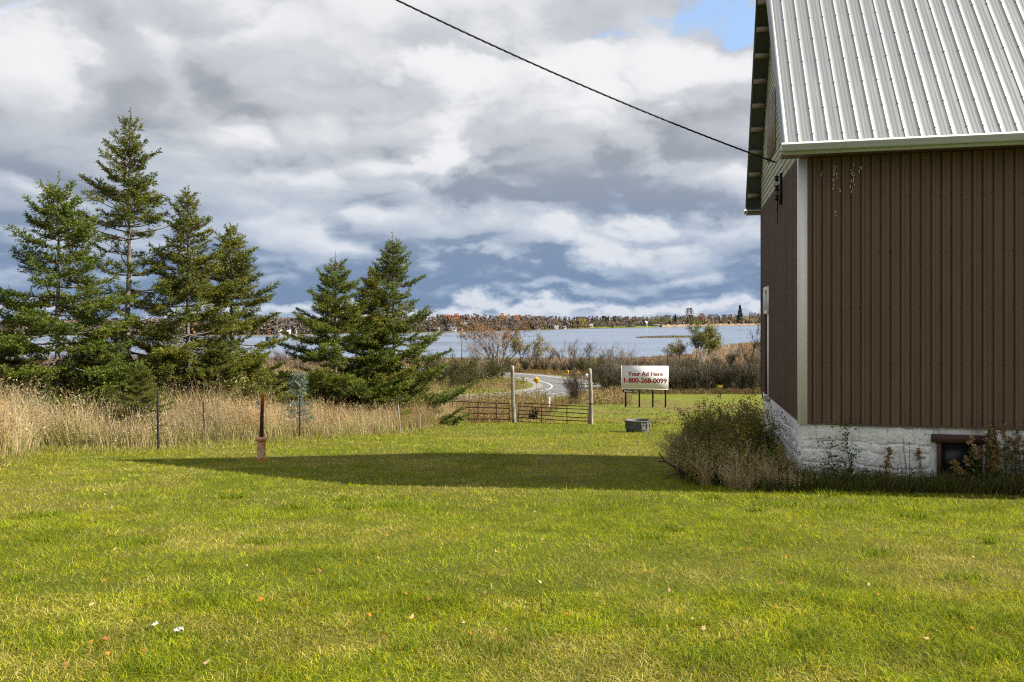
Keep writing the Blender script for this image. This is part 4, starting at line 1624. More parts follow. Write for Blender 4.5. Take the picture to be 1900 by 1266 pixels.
place_spruce('a', 786, 44.5, 690, 'low young spruce at the end of the row by the gate', 1.0, 5.5)
place_spruce('d', 20, 29.5, 600, 'low dense spruce under the bushy one with the bare top', 1.3, 3.3)


# ------------------------------------------------------------------ leafless trees and shrubs
def grow(seed, stems, height, spread, levels=4, r0=.1, up=.25, kids=(3, 5), trunky=False):
    r = np.random.default_rng(seed)
    S = []
    tips = []

    def shoot(p, d, L, rad, lv):
        n = 3
        q = p
        for i in range(n):
            d = d + r.normal(0, .11, 3) + np.array((0, 0, up * .22))
            d /= np.linalg.norm(d)
            e = q + d * L / n
            S.append((q, e, rad * (1 - .25 * i / n), rad * (1 - .25 * (i + 1) / n), lv))
            if lv > 0 and not (lv == levels and i == 0 and trunky):
                for _ in range(r.integers(*kids)):
                    if r.random() < .62:
                        nd = d * r.uniform(.7, 1.1) + r.normal(0, .48, 3)
                        if trunky:
                            o_ = np.array((q[0], q[1], 0)) + r.normal(0, .1, 3)
                            nd = nd + o_ / (np.linalg.norm(o_) + .4) * .35
                        nd[2] = nd[2] * .85 + up * .5
                        nd /= np.linalg.norm(nd)
                        shoot(q + (e - q) * r.random(), nd, L * r.uniform(.45, .75), rad * .5, lv - 1)
            q = e
        tips.append(q)
    for k in range(stems):
        a = r.uniform(0, 6.28)
        tilt = spread * r.uniform(.2, 1.0)
        d = np.array((math.cos(a) * tilt, math.sin(a) * tilt, 1.0))
        d /= np.linalg.norm(d)
        shoot(np.array((math.cos(a) * r0 * 1.5 * (stems > 1), math.sin(a) * r0 * 1.5 * (stems > 1), -.2)), d, height * r.uniform(.5, .72), r0, levels)
    return S, np.array(tips)


def bare_tree_mesh(seed, stems, height, spread, levels, r0, col, leaf=None, lsize=.2, lkeep=.3, ltop=0.0, minr=.012, up=.25, kids=(3, 5), lper=2):
    r = np.random.default_rng(seed + 1)
    S, tips = grow(seed, stems, height, spread, levels, r0, up, kids, True)
    top = np.percentile([s[1][2] for s in S], 97)
    k = height / top
    big = [s for s in S if s[4] >= levels - 1]
    small = [s for s in S if s[4] < levels - 1]
    col = np.array(col)
    gw, gc = Geo(), Geo()
    arr = lambda L, i: np.array([s[i] for s in L])
    tubes(gw, arr(big, 0) * k, arr(big, 1) * k, np.maximum(arr(big, 2), minr), np.maximum(arr(big, 3), minr), 6, col)
    if small:
        cc = col * r.uniform(.75, 1.3, (len(small), 1))
        tubes(gc, arr(small, 0) * k, arr(small, 1) * k, np.maximum(arr(small, 2), minr), np.maximum(arr(small, 3) * .8, minr * .7), 2, cc)
    if leaf is not None:
        P = tips * k
        P = P[r.random(len(P)) < lkeep]
        if ltop:
            P = P[P[:, 2] > height * ltop]
        P = np.repeat(P, lper, axis=0) + r.normal(0, lsize * .9, (len(P) * lper, 3))
        leaf = np.array(leaf)
        lc = leaf[r.integers(0, len(leaf), len(P))] * r.uniform(.7, 1.3, (len(P), 1))
        specks(gc, P, lsize * r.uniform(.6, 1.3, len(P)), lc, .7, seed=seed)
    return gw.mesh('trunk', M['twig'], False), gc.mesh('crown', M['twig'])


def place_tree(meshes, px, d, label, rot=0.0, scale=1.0, name='bare_tree', cat='tree', group=None, h=None, h0=None):
    p = at(px, d)
    o = thing(name, label, cat, p, rot, group)
    o.scale = scale if hasattr(scale, '__len__') else (scale,) * 3
    for nm, me in zip(('trunk', 'crown'), meshes):
        c = link(nm, me, o)
        if nm == 'crown':
            c['kind'] = 'stuff'
    return o


GREY = (.17, .14, .125)
BROWN = (.15, .105, .08)
ORA = [(.34, .14, .03), (.28, .15, .04), (.22, .12, .05)]
T_or = bare_tree_mesh(41, 6, 9.5, .8, 4, .15, (.24, .20, .165), ORA, .20, .6, .68, .015, .25, (3, 4), 4)
T_yg = bare_tree_mesh(42, 2, 7.4, .45, 4, .12, GREY, [(.24, .21, .05), (.20, .18, .05), (.30, .23, .05)], .20, .75, .40, .015, lper=5, kids=(2, 4))
T_b1 = bare_tree_mesh(43, 4, 6.3, .8, 4, .09, (.23, .20, .175), None, minr=.012, kids=(3, 4))
T_b2 = bare_tree_mesh(44, 3, 6.8, .6, 4, .10, (.20, .165, .14), None, minr=.012, kids=(3, 4))
T_b3 = bare_tree_mesh(45, 6, 6.0, 1.0, 4, .08, (.23, .20, .18), [(.18, .13, .06)], .2, .12, .3, .012, kids=(2, 4))
T_wl = bare_tree_mesh(46, 3, 9.2, .55, 4, .15, (.17, .14, .11), [(.20, .21, .05), (.15, .17, .04), (.25, .24, .06)], .22, .9, .35, .016, lper=8, kids=(3, 4))
T_sl = bare_tree_mesh(47, 1, 8.6, .2, 4, .10, (.10, .085, .08), None, minr=.018)
T_wh = bare_tree_mesh(48, 3, 5.2, .6, 3, .10, (.46, .42, .36), None, minr=.025)

place_tree(T_or, 925, 148, 'wide leafless tree with a thin rust-orange crown beside the road', .4)
place_tree(T_b1, 902, 158, 'small leafless tree left of the rust-orange crowned tree', 2.0, .85, group='leafless trees along the lake shore')
place_tree(T_yg, 971, 153, 'slim tree with yellow-green leaves next to the rust-orange one', 1.0)
for px, d, me, rot, s, lb in ((1012, 156, T_b1, 1.2, .88, 'leafless grey tree behind the road bend'), (1047, 158, T_b2, 2.4, .9, 'leafless grey tree behind the road bend'),
                              (1076, 162, T_b1, 4.4, .86, 'leafless grey tree behind the road bend'), (1128, 152, T_b3, .4, .84, 'broad leafless thicket tree left of the billboard'),
                              (1158, 156, T_b3, 3.1, .78, 'broad leafless thicket tree left of the billboard'), (990, 160, T_b2, 5.0, .55, 'low leafless tree between the yellow-green tree and the road bend')):
    place_tree(me, px, d, lb, rot, s, group='leafless trees along the lake shore')
place_tree(T_wl, 1288, 170, 'tree with olive-green leafy tufts standing over the marsh', .2)
place_tree(T_yg, 1262, 174, 'lower olive tree leaning beside the leafy marsh tree', 3.0, (.95, .95, .78))
place_tree(T_sl, 1389, 170, 'slim dark leafless tree beside the brown barn corner', 1.0)
place_tree(T_sl, 1398, 176, 'shorter dark leafless sapling next to the slim dark tree', 2.2, .8)
place_tree(T_b2, 1374, 172, 'low dark leafless tree in the reeds left of the slim tree', .9, .75)
for px, d, rot, s in ((1329, 178, .5, 1.0), (1298, 165, 2.5, .9), (1352, 182, 4.0, .95), (1408, 176, 1.2, 1.0)):
    place_tree(T_wh, px, d, 'pale dead tree standing in the tan reeds', rot, s, group='pale dead trees in the reeds')
place_tree(T_sl, 565, 190, 'thin leafless sapling seen against the lake left of the spruces by the gate', .3, .8)


def bush_mesh(seed, w, h, twig, leaf, nleaf, lsize, stems=9, minr=.014, dense=1.0):
    r = np.random.default_rng(seed)
    S, tips = grow(seed, stems, h, w / h * .75, 3, .045, .3, (2, 4))
    top = np.percentile([s[1][2] for s in S], 96)
    arr = lambda i: np.array([s[i] for s in S])
    kz = h / top
    A, B = arr(0), arr(1)
    rx = np.percentile(np.abs(np.concatenate([A[:, :2], B[:, :2]])), 96)
    kk = np.array((w / 2 / rx, w / 2 / rx, kz))
    g, gl = Geo(), Geo()
    tubes(g, A * kk, B * kk, np.maximum(arr(2), minr), np.maximum(arr(3), minr * .6), 2, np.array(twig) * r.uniform(.7, 1.35, (len(A), 1)))
    # extra fine twigs
    n = int(900 * dense)
    i = r.integers(0, len(A), n)
    q = (A[i] + (B - A)[i] * r.random((n, 1))) * kk
    e = q + np.stack([r.normal(0, .16, n), r.normal(0, .16, n), np.abs(r.normal(.22, .16, n))], 1) * (h / 3.5)
    tubes(g, q, e, minr * .7, minr * .35, 2, np.array(twig) * r.uniform(.7, 1.35, (n, 1)))
    leaf = np.array(leaf)
    i = r.integers(0, len(A), nleaf)
    P = (A[i] + (B - A)[i] * r.random((nleaf, 1))) * kk + r.normal(0, .12 * h / 3.5, (nleaf, 3))
    P[:, 2] = np.maximum(P[:, 2], .1)
    specks(gl, P, lsize * r.uniform(.6, 1.4, nleaf), leaf[r.integers(0, len(leaf), nleaf)] * r.uniform(.65, 1.35, (nleaf, 1)), .6, seed=seed)
    return g.mesh('branches', M['twig']), gl.mesh('leaves', M['far_leaf'])


GR = [(.060, .085, .020), (.095, .11, .028), (.11, .095, .035)]
B_gr = [bush_mesh(60 + i, 5.0, 3.7, (.10, .08, .055), GR, 2300, .17) for i in range(3)]
B_gy = [bush_mesh(70 + i, 3.8, 4.0, (.15, .122, .108), [(.085, .10, .032), (.095, .088, .045), (.07, .085, .026)], 1700, .15, 12, dense=1.6) for i in range(3)]
B_ol = [bush_mesh(80 + i, 3.6, 3.4, (.15, .12, .09), [(.16, .16, .045), (.12, .13, .035), (.16, .11, .05)], 1100, .15) for i in range(2)]
B_pu = [bush_mesh(90 + i, 6.0, 3.4, (.17, .135, .125), [(.12, .10, .08), (.14, .09, .05)], 700, .2, 12) for i in range(2)]
B_rust = bush_mesh(95, 4.0, 2.6, (.17, .10, .07), [(.28, .11, .04), (.20, .10, .045)], 700, .17)
B_ever = bush_mesh(96, 3.0, 3.4, (.06, .05, .04), [(.03, .045, .018), (.045, .06, .02)], 1800, .16)


def place_bush(me, px, d, label, s=1.0, rot=None, name='bush', group=None, cat='bush'):
    p = at(px, d)
    o = thing(name, label, cat, p, random.uniform(0, 6.28) if rot is None else rot, group)
    o.scale = s if hasattr(s, '__len__') else (s,) * 3
    for nm, m_ in zip(('branches', 'leaves'), me):
        link(nm, m_, o)['kind'] = 'stuff'


for i, (px, d, s) in enumerate(((838, 121, 1.0), (858, 118, .95), (880, 123, 1.05), (905, 126, 1.0), (925, 132, .9), (818, 124, 1.05), (796, 126, 1.1), (870, 112, .6), (845, 110, .55))):
    place_bush(B_gr[i % 3], px, d, 'dark green rounded bush left of the road bend', s, group='dark bushes left of the road')
for i, (px, d, s) in enumerate(((946, 156, .62), (975, 150, .7), (992, 153, .6), (1086, 146, .8), (1108, 140, .85), (1125, 136, .8))):
    place_bush(B_ever if i in (1, 4) else B_gr[i % 3], px, d, 'dark leafy shrub on the far verge of the road', s, group='shrubs on the far verge of the road')
for i, (px, d, s) in enumerate(((1010, 152, .55), (1028, 150, .52), (1044, 150, .55), (1060, 148, .6), (1075, 150, .6))):
    place_bush(B_gy[i % 3], px, d, 'grey twiggy shrub on the far verge of the road', s, group='twiggy shrubs on the far verge of the road')
for i in range(30):
    px = 1128 + i * 13.5 + random.uniform(-4, 4)
    d = 107 + random.uniform(-2.5, 4) + (4 if i % 2 else 0)
    k = 1 if i % 7 == 3 else 0
    hh = random.uniform(.84, .97)
    if k:
        place_bush(B_ol[i % 2], px, d, 'olive-leaved bush in the grey hedgerow behind the billboard', (1.1, 1.1, 1.12 * hh), group='hedgerow bushes behind the billboard')
    else:
        place_bush(B_gy[i % 3], px, d, 'grey twiggy bush in the hedgerow behind the billboard', (1, 1, hh), group='hedgerow bushes behind the billboard')
place_bush(B_gr[1], 1105, 118, 'dark green bush beside the white road sign', (.8, .8, 1.0))
place_bush(bush_mesh(99, 3.0, 3.4, (.14, .11, .09), [(.11, .10, .045), (.09, .085, .04), (.13, .09, .05)], 1300, .10, 14, .012, 1.6), 1066, 90, 'dense brown-green bush hiding the road bend behind the gate')
place_bush(B_rust, 1226, 150, 'rust-coloured shrub behind the billboard hedgerow', (1.2, 1, 1))
place_bush(B_rust, 1190, 154, 'rust-brown low shrub left of the rust-coloured one', (1.3, 1, .9))
for i, (px, d, s) in enumerate(((1355, 172, .95), (1396, 168, 1.0), (1330, 168, .7), (1262, 160, .8), (1280, 158, .8), (1242, 158, .7))):
    place_bush(B_ever if i % 2 == 0 else B_ol[1], px, d, 'dark evergreen shrub at the edge of the reeds' if i % 2 == 0 else 'olive shrub at the edge of the reeds', s, group='shrubs at the edge of the reeds')
for i in range(20):
    px = -60 + i * 34 + random.uniform(-8, 8)
    d = random.uniform(150, 195)
    place_bush(B_pu[i % 2], px, d, 'brown leafless bush along the shore behind the spruces', random.uniform(.75, 1.05), group='shore bushes behind the spruces')
place_bush(B_rust, 75, 140, 'rust-orange shrub seen between the left spruces', .9)
p = at(991, 55)
place_bush(bush_mesh(98, .7, .75, (.03, .03, .02), [(.012, .02, .010), (.02, .03, .012)], 260, .10, 6, .008, .2), 991, 56, 'small dark evergreen weed just behind the six-rail gate', name='weed', cat='plant')



# ------------------------------------------------------------------ far shore: wood, houses, islet, reeds
def build_far():
    r = np.random.default_rng(77)
    g = Geo()
    n = 3100
    u = r.uniform(-.75, .46, n)
    fs = far_shore(u)
    back = r.uniform(0, 1, n) ** 1.5
    y = fs * (1.006 + back * .15)
    x = u * y
    z = H(x, y)
    # greens and lawns near the houses stay open
    keep = ~((u > .09) & (u < .19) & (back < .05) & (r.random(n) < .8)) & ~((u > .16) & (back < .012))
    x, y, z, u, back, fs = x[keep], y[keep], z[keep], u[keep], back[keep], fs[keep]
    n = len(x)
    pal = np.array([(.19, .155, .14), (.21, .175, .16), (.175, .15, .155), (.24, .19, .15), (.17, .15, .095), (.34, .17, .08), (.38, .23, .10), (.28, .12, .08), (.04, .055, .03), (.03, .042, .03), (.17, .17, .045)])
    prob = np.array([.22, .20, .17, .12, .08, .018, .010, .012, .10, .07, .03])
    kind = r.choice(len(pal), n, p=prob / prob.sum())
    ev = (u > .22) & (r.random(n) < .5) & (back < .25)
    kind[ev] = r.integers(8, 10, ev.sum())
    con = (kind == 8) | (kind == 9)
    ht = r.uniform(7.5, 10.5, n) * np.where(back < .05, .75, 1.0) * (1 + .35 * np.clip((fs - 1200) / 1500, 0, 1))
    wd = ht * np.where(con, .50, .95) * r.uniform(.8, 1.25, n)
    K = 32
    t = r.uniform(0.02, 1, (n, K))
    a = r.uniform(0, 6.283, (n, K))
    rad = np.where(con[:, None], (1 - t) * .5 + .05, .5 * np.sqrt(np.clip(1 - (2 * np.clip(t, .12, 1) - 1.06) ** 2, .05, 1))) * np.sqrt(r.uniform(.25, 1, (n, K)))
    P = np.stack([x[:, None] + np.cos(a) * rad * wd[:, None], y[:, None] + np.sin(a) * rad * wd[:, None], z[:, None] + (.02 + t) * ht[:, None]], -1)
    c = pal[kind][:, None, :] * .8 * r.uniform(.88, 1.12, (n, K, 1)) * r.uniform(.82, 1.15, (n, 1, 1))
    sz = (ht * .27)[:, None] * r.uniform(.7, 1.4, (n, K))
    specks(g, P.reshape(-1, 3), sz.reshape(-1), c.reshape(-1, 3), .8, seed=7)
    # trunks
    tubes(g, np.stack([x, y, z - .5], 1), np.stack([x, y, z + ht * .8], 1), .22, .10, 3, (.12, .10, .09))
    tag(g.build('far_wood', M['far_leaf']), 'autumn wood of bare, rusty and evergreen trees on the far shore', 'wood', kind='stuff')

    # single trees that stand out of the wood
    def far_tree(px, back_m, h, w, col, label, name='autumn_tree', conifer=False, seed=1):
        uu = (px - CXP) / FPX
        d = float(far_shore(uu)) + back_m
        p = at(px, d)
        o = thing(name, label, 'tree', p)
        rr = np.random.default_rng(seed)
        K = 420
        t = rr.uniform(.12, 1, K)
        a = rr.uniform(0, 6.283, K)
        rd_ = ((1 - t) * .5 + .04 if conifer else .5 * np.sqrt(np.clip(1 - (2 * t - 1.12) ** 2, .04, 1)) * (1 + .18 * np.sin(3 * a + 5 * t))) * np.sqrt(rr.uniform(.3, 1, K))
        P = np.stack([np.cos(a) * rd_ * w, np.sin(a) * rd_ * w, t * h], 1)
        gg = Geo()
        specks(gg, P, h * .085 * rr.uniform(.6, 1.4, K), np.array(col) * rr.uniform(.6, 1.35, (K, 1)), .8, seed=seed)
        gg.build('crown', M['far_leaf'], o)
        gg = Geo()
        poly_tube(gg, [(0, 0, -.6), (0, 0, h * .75)], [h * .022, h * .008], 6, (.11, .09, .08))
        gg.build('trunk', M['twig'], o)
    far_tree(831, 90, 13, 9, (.55, .20, .06), 'bright orange tree above the white boathouses', seed=1)
    far_tree(847, 95, 14, 10, (.50, .17, .06), 'deeper orange tree right of the bright orange one', seed=2)
    far_tree(870, 70, 13, 8, (.33, .09, .05), 'dark red tree on the far shore left of the rust-crowned tree', seed=3)
    far_tree(932, 110, 15, 8, (.60, .30, .05), 'golden tree showing above the rust-crowned tree', seed=4)
    far_tree(959, 110, 14, 8, (.55, .25, .09), 'peach-coloured tree on the far shore', seed=5)
    far_tree(1080, 40, 17, 18, (.36, .31, .04), 'large yellow tree at the far water edge', seed=6)
    far_tree(1106, 60, 15, 14, (.07, .10, .05), 'dark green round tree right of the yellow tree', seed=7)
    far_tree(1125, 40, 12, 13, (.13, .15, .06), 'grey-green tree on the far lawn', seed=8)
    far_tree(1214, 60, 22, 20, (.22, .23, .05), 'broad yellow-green tree on the far right shore', seed=9)
    far_tree(1233, 70, 21, 22, (.17, .15, .06), 'broad olive tree next to the yellow-green one', seed=10)
    far_tree(1253, 70, 29, 14, (.045, .065, .04), 'tall dark pine on the far right shore', 'pine_tree', True, 11)
    far_tree(1281, 80, 27, 24, (.06, .085, .045), 'dark green round-topped tree at the tan reed edge', seed=12)
    far_tree(1302, 90, 32, 22, (.30, .13, .06), 'russet tree rising above the reed edge', seed=13)
    far_tree(1309, 60, 19, 30, (.24, .19, .09), 'tan spreading tree below the russet one', seed=14)
    far_tree(1373, 160, 60, 26, (.05, .075, .045), 'tall pine standing above the far right wood', 'pine_tree', True, 15)
    far_tree(1279, 420, 34, 26, (.11, .09, .09), 'dark round tree on the far skyline', seed=16)
    far_tree(1195, 50, 15, 8, (.04, .055, .04), 'small dark conifer by the white cottage', 'pine_tree', True, 17)

    # houses along the water
    def house(px, back_m, w, dpt, wh, rh, wall, roof, rot, label, name='lake_house'):
        uu = (px - CXP) / FPX
        d = float(far_shore(uu)) + back_m
        p = at(px, d)
        o = thing(name, label, 'house', p, rot, 'houses on the far shore')
        gg = Geo()
        gg.box(-w / 2, w / 2, -dpt / 2, dpt / 2, -1, wh, wall)
        for s in (-1, 1):
            gg.add([(s * w / 2, -dpt / 2, wh), (s * w / 2, dpt / 2, wh), (s * w / 2, 0, wh + rh)], [[(0, 1, 2)]], wall)
        wo = gg.build('wall', M['housewall'], o)
        for k in range(max(2, int(w // 3.5))):
            xw = -w / 2 + (k + .5) * w / max(2, int(w // 3.5))
            Geo().box(xw - .6, xw + .6, -dpt / 2 - .04, -dpt / 2 - .003, .9, min(wh - .3, 2.3), (.05, .055, .06)).build('window', M['housewall'], wo)
        gg = Geo()
        e = .5
        th = .25
        for s in (-1, 1):
            y1 = s * (dpt / 2 + e)
            z1 = wh - e * rh / (dpt / 2)
            gg.add([(-w / 2 - e, 0, wh + rh + .02), (w / 2 + e, 0, wh + rh + .02), (w / 2 + e, y1, z1), (-w / 2 - e, y1, z1),
                    (-w / 2 - e, 0, wh + rh + th), (w / 2 + e, 0, wh + rh + th), (w / 2 + e, y1, z1 + th), (-w / 2 - e, y1, z1 + th)],
                   [[(0, 1, 2, 3), (4, 7, 6, 5), (3, 2, 6, 7), (0, 3, 7, 4), (1, 5, 6, 2)]], roof)
        gg.build('roof', M['housewall'], o)
    WH, GY, BR, BL, TE = (.52, .52, .52), (.38, .38, .39), (.30, .22, .17), (.30, .34, .42), (.25, .36, .36)
    RF, RD, RB = (.16, .155, .16), (.10, .09, .10), (.26, .25, .26)
    house(809, 14, 9, 7, 3, 2.0, WH, RB, .1, 'white boathouse nearest the spruces across the lake')
    house(838, 14, 12, 7, 3, 2.2, WH, RB, -.1, 'long white boathouse below the orange trees across the lake')
    house(853, 16, 6, 6, 2.6, 1.8, GY, RF, .3, 'small grey boathouse beside the long white one')
    house(864, 30, 4, 4, 7, 2.5, WH, WH, 0, 'narrow white tower-like cottage across the lake')
    house(994, 16, 9, 7, 2.8, 2, GY, RD, .2, 'low grey cottage at the far water edge')
    house(1029, 22, 12, 8, 3, 3.2, (.5, .47, .5), RB, -.1, 'cottage with a broad pale roof at the far water edge')
    house(1045, 18, 9, 7, 2.6, 2, WH, RF, .1, 'small white cottage right of the broad pale roof')
    house(1093, 50, 14, 9, 3.4, 3, BR, RB, -.2, 'brown house beside the large yellow tree')
    house(1118, 60, 13, 9, 3.6, 3, GY, RF, .1, 'grey house on the far lawn')
    house(1156, 60, 18, 11, 4, 4.2, BL, RD, -.1, 'blue-grey house with a dark roof on the far lawn')
    house(1171, 40, 8, 6, 3, 2.2, (.7, .62, .45), RB, .2, 'small pale yellow cottage on the far lawn')
    house(1184, 80, 20, 11, 5, 4.5, (.45, .40, .42), RF, 0, 'large mauve-grey house above the far lawn')
    house(1198, 50, 6, 6, 9, 3, WH, WH, .1, 'tall narrow white cottage on the far lawn')
    house(1217, 30, 18, 9, 3.6, 2.4, TE, RF, .1, 'teal boathouse under the yellow-green tree')
    house(1229, 30, 9, 7, 3.6, 2.4, WH, RD, .1, 'small white and black boathouse beside the teal one')
    house(1263, 60, 16, 9, 5, 4, (.5, .48, .47), RB, .1, 'grey house between the pine and the round dark tree')
    for px, b_, w, lb in ((513, 10, 10, 'white boathouse at the far left shore, left one of three'), (528, 12, 12, 'white boathouse at the far left shore, broadest of three'), (545, 10, 7, 'white boathouse at the far left shore, next to the grey roof')):
        house(px, b_, w, 6, 2.6, 1.6, WH, WH, 0, lb)
    house(550, 40, 12, 8, 3.5, 3, BL, RF, .1, 'blue-grey house above the far left boathouses')

    # green lawn and tan reed strips along the far water
    def shore_strip(name, px0, px1, b0, b1, up0, up1, m_col, n=60, kind='stuff', label=None, cat=None):
        gg = Geo()
        V = []
        pxs = np.linspace(px0, px1, n)
        for q in pxs:
            uu = (q - CXP) / FPX
            f = float(far_shore(uu))
            for bk, up in ((b0, up0 * .1), (b0 + .3, up0), (b1, up1)):
                x_, y_ = uu * (f + bk), f + bk
                V.append((x_, y_, max(hz(x_, y_), LAKE) + up * (1 + .25 * math.sin(q * 1.7) + .2 * math.sin(q * .63))))
        F = [(3 * i + j, 3 * i + 3 + j, 3 * i + 4 + j, 3 * i + 1 + j) for i in range(n - 1) for j in (0, 1)]
        rr_ = np.random.default_rng(int(px0))
        cc = np.array(m_col) * rr_.uniform(.75, 1.25, (len(V), 1))
        gg.add(V, [F], cc)
        tag(gg.build(name, M['far_leaf']), label, cat, kind=kind)
    shore_strip('far_lawn', 1095, 1232, 4, 46, .35, .8, (.15, .20, .03), label='green lawn running down to the far water', cat='lawn')
    shore_strip('far_reeds', 1228, 1620, -60, 60, 3.2, 4.2, (.24, .18, .125), 140, label='tan reed bed along the far right shore', cat='reeds')

    # reedy islet
    gg = Geo()
    r2 = np.random.default_rng(5)
    n = 2600
    q = r2.uniform(0, 1, n)
    d = (CAMZ - LAKE) * FPX / (626.8 - HOR) + r2.normal(0, 7, n) + q * 25
    px = 1180 + q * 142
    x_ = (px - CXP) / FPX * d
    hgt = (.4 + 1.1 * np.sin(np.pi * np.clip(q * 1.05, 0, 1)) ** .6) * r2.uniform(.5, 1.2, n)
    blades(gg, np.stack([x_, d, np.full(n, LAKE - .1)], 1), hgt + .2, .9, r2.uniform(0, 6.28, n), .3, np.array((.20, .16, .10)) * r2.uniform(.7, 1.3, (n, 1)), seg=1)
    tag(gg.build('reed_islet', M['dry']), 'low strip of brown reeds standing out in the lake', 'reeds', kind='stuff')

    # tan marsh reeds on the near shore at the right
    gg = Geo()
    n = 26000
    px = 1285 + 275 * r2.uniform(0, 1, n) ** .8
    d = 185 + 245 * r2.uniform(0, 1, n) ** .8
    x_ = (px - CXP) / FPX * d
    zz = H(x_, d)
    ok = zz > LAKE - .1
    x_, d, zz = x_[ok], d[ok], zz[ok]
    n = len(x_)
    c = np.array([(.36, .26, .165), (.31, .21, .135), (.40, .30, .20), (.25, .17, .10)])[r2.integers(0, 4, n)] * r2.uniform(.75, 1.25, (n, 1))
    blades(gg, np.stack([x_, d, zz - .1], 1), r2.uniform(1.2, 2.4, n), .32, r2.uniform(0, 6.28, n), .3, c, seg=1)
    tag(gg.build('marsh_reeds', M['dry']), 'tan marsh reeds along the near right shore', 'reeds', kind='stuff')


build_far()


# ------------------------------------------------------------------ lawn
def in_barn(x, y, m=0.0):
    lx, ly = barn_local(x, y)
    return (lx > -m) & (lx < BARN_L + m) & (ly > -m) & (ly < BARN_W + m)


def lawn_color(x, y, n, r):
    a = fbm(x, y, 1.5, 0, 4)
    b = fbm(x, y, 5.0, 2, 3)
    c = fbm(x, y, .45, 4, 2)
    green = np.array([(.225, .295, .008), (.365, .390, .009), (.135, .205, .008), (.48, .455, .016)])
    straw = np.array([(.49, .41, .09), (.39, .32, .065), (.56, .49, .16)])
    col = green[r.integers(0, 4, n)]
    p = np.clip(.09 + 1.9 * (a - .5) + 1.2 * (b - .5) + 1.3 * (c - .5), .03, .8)
    mottle = (.50 + .9 * fbm(x, y, .25, 1, 3))[:, None] * (.8 + .4 * fbm(x, y, 1.1, 3, 2))[:, None]  # random mottling of the blade colour
    s = r.random(n) < p
    col[s] = straw[r.integers(0, 3, s.sum())]
    lush = np.clip((.40 - a) * 5, 0, 1)[:, None]
    col = col * (1 - .42 * lush) + np.array((.05, .12, .02)) * .42 * lush
    return col * r.uniform(.72, 1.25, (n, 1)) * mottle, a


def build_lawn():
    r = np.random.default_rng(3)
    g = Geo()
    for (d0, d1, n, w, h0, h1, seg) in ((2.6, 6.0, 140000, .0044, .022, .055, 2), (6.0, 10.5, 140000, .0064, .025, .06, 1), (10.5, 18, 120000, .0100, .03, .07, 1),
                                        (18, 30, 80000, .017, .04, .085, 1), (30, 47, 52000, .027, .045, .10, 1)):
        y = np.sqrt(r.uniform(d0 ** 2, d1 ** 2, n))
        x = r.uniform(-1, 1, n) * (.70 * y + 1.2)
        ok = ~in_barn(x, y, .02) & ~(uncut(x, y) & (r.random(n) < .85))
        x, y = x[ok], y[ok]
        n = len(x)
        z = H(x, y)
        col, a = lawn_color(x, y, n, r)
        tuft = np.clip((.43 - a) * 6, 0, 1)
        h = r.uniform(h0, h1, n) * (1 + .9 * tuft) * (.8 + .5 * fbm(x, y, .35, 5, 2))
        blades(g, np.stack([x, y, z - .004], 1), h, w * r.uniform(.7, 1.35, n), r.uniform(0, 6.283, n), r.uniform(.35, 2.1, n), col, seg=seg)
    # coarse dark tufts that the mower left
    for (px, py, sz) in [(1450, 940, .35), (1640, 1030, .30), (1560, 945, .3), (1410, 1238, .38), (1330, 1225, .3), (735, 940, .3), (430, 925, .3), (1690, 962, .3), (480, 1008, .25), (545, 945, .22), (390, 1120, .25),
                         (1250, 985, .2), (1210, 1000, .18), (640, 1090, .2), (1040, 1130, .22), (120, 1190, .3), (60, 960, .3), (1790, 1075, .24), (1845, 1160, .3), (900, 1215, .25), (260, 1010, .22)] + \
            [(float(r.uniform(20, 1880)), float(r.uniform(905, 1255)), float(r.uniform(.08, .2))) for _ in range(22)]:
        q = ground_hit(px, py)
        n = int(560 * sz)
        x = q.x + r.normal(0, sz * .5, n)
        y = q.y + r.normal(0, sz * .35, n)
        c = np.array([(.11, .175, .010), (.17, .235, .012), (.25, .29, .016)])[r.integers(0, 3, n)] * r.uniform(.7, 1.3, (n, 1))
        blades(g, np.stack([x, y, H(x, y) - .004], 1), r.uniform(.05, .125, n), .0052 * max(1, q.y / 5.5), r.uniform(0, 6.283, n), r.uniform(.2, 1.1, n), c, seg=2)
    tag(g.build('lawn_grass', M['blade']), 'mown green and straw-coloured lawn grass sloping down to the gate', 'grass', kind='stuff')
    # the pasture beyond the gate, in coarser tufts
    g = Geo()
    n = 60000
    y = r.uniform(44, 112, n)
    u = r.uniform(-.66, .36, n)
    x = u * y
    lim = np.interp(y, [44, 60, 75, 92, 112], [-.055, .02, .05, .07, .12])
    ok = (u > lim) | ((u < -.14) & (y > 78))
    ok &= (road_dist(x, y) > 6.2)
    x, y = x[ok], y[ok]
    n = len(x)
    pal = np.array([(.24, .26, .015), (.32, .325, .02), (.175, .21, .013), (.36, .31, .05)])
    dk = fbm(x, y, 2.2, 3, 3)
    col = pal[r.integers(0, 4, n)] * r.uniform(.75, 1.25, (n, 1))
    weed = (dk > .60) & (r.random(n) < .6)
    col[weed] = np.array((.085, .075, .03)) * r.uniform(.7, 1.3, (weed.sum(), 1))
    h = r.uniform(.05, .14, n) * np.where(weed, 2.0, 1.0)
    blades(g, np.stack([x, y, H(x, y) - .01], 1), h, .06 * r.uniform(.7, 1.4, n), r.uniform(0, 6.283, n), r.uniform(.3, 1.2, n), col, seg=1)
    tag(g.build('pasture_grass', M['blade']), 'grazed green pasture beyond the gate and round the billboard', 'grass', kind='stuff')


build_lawn()


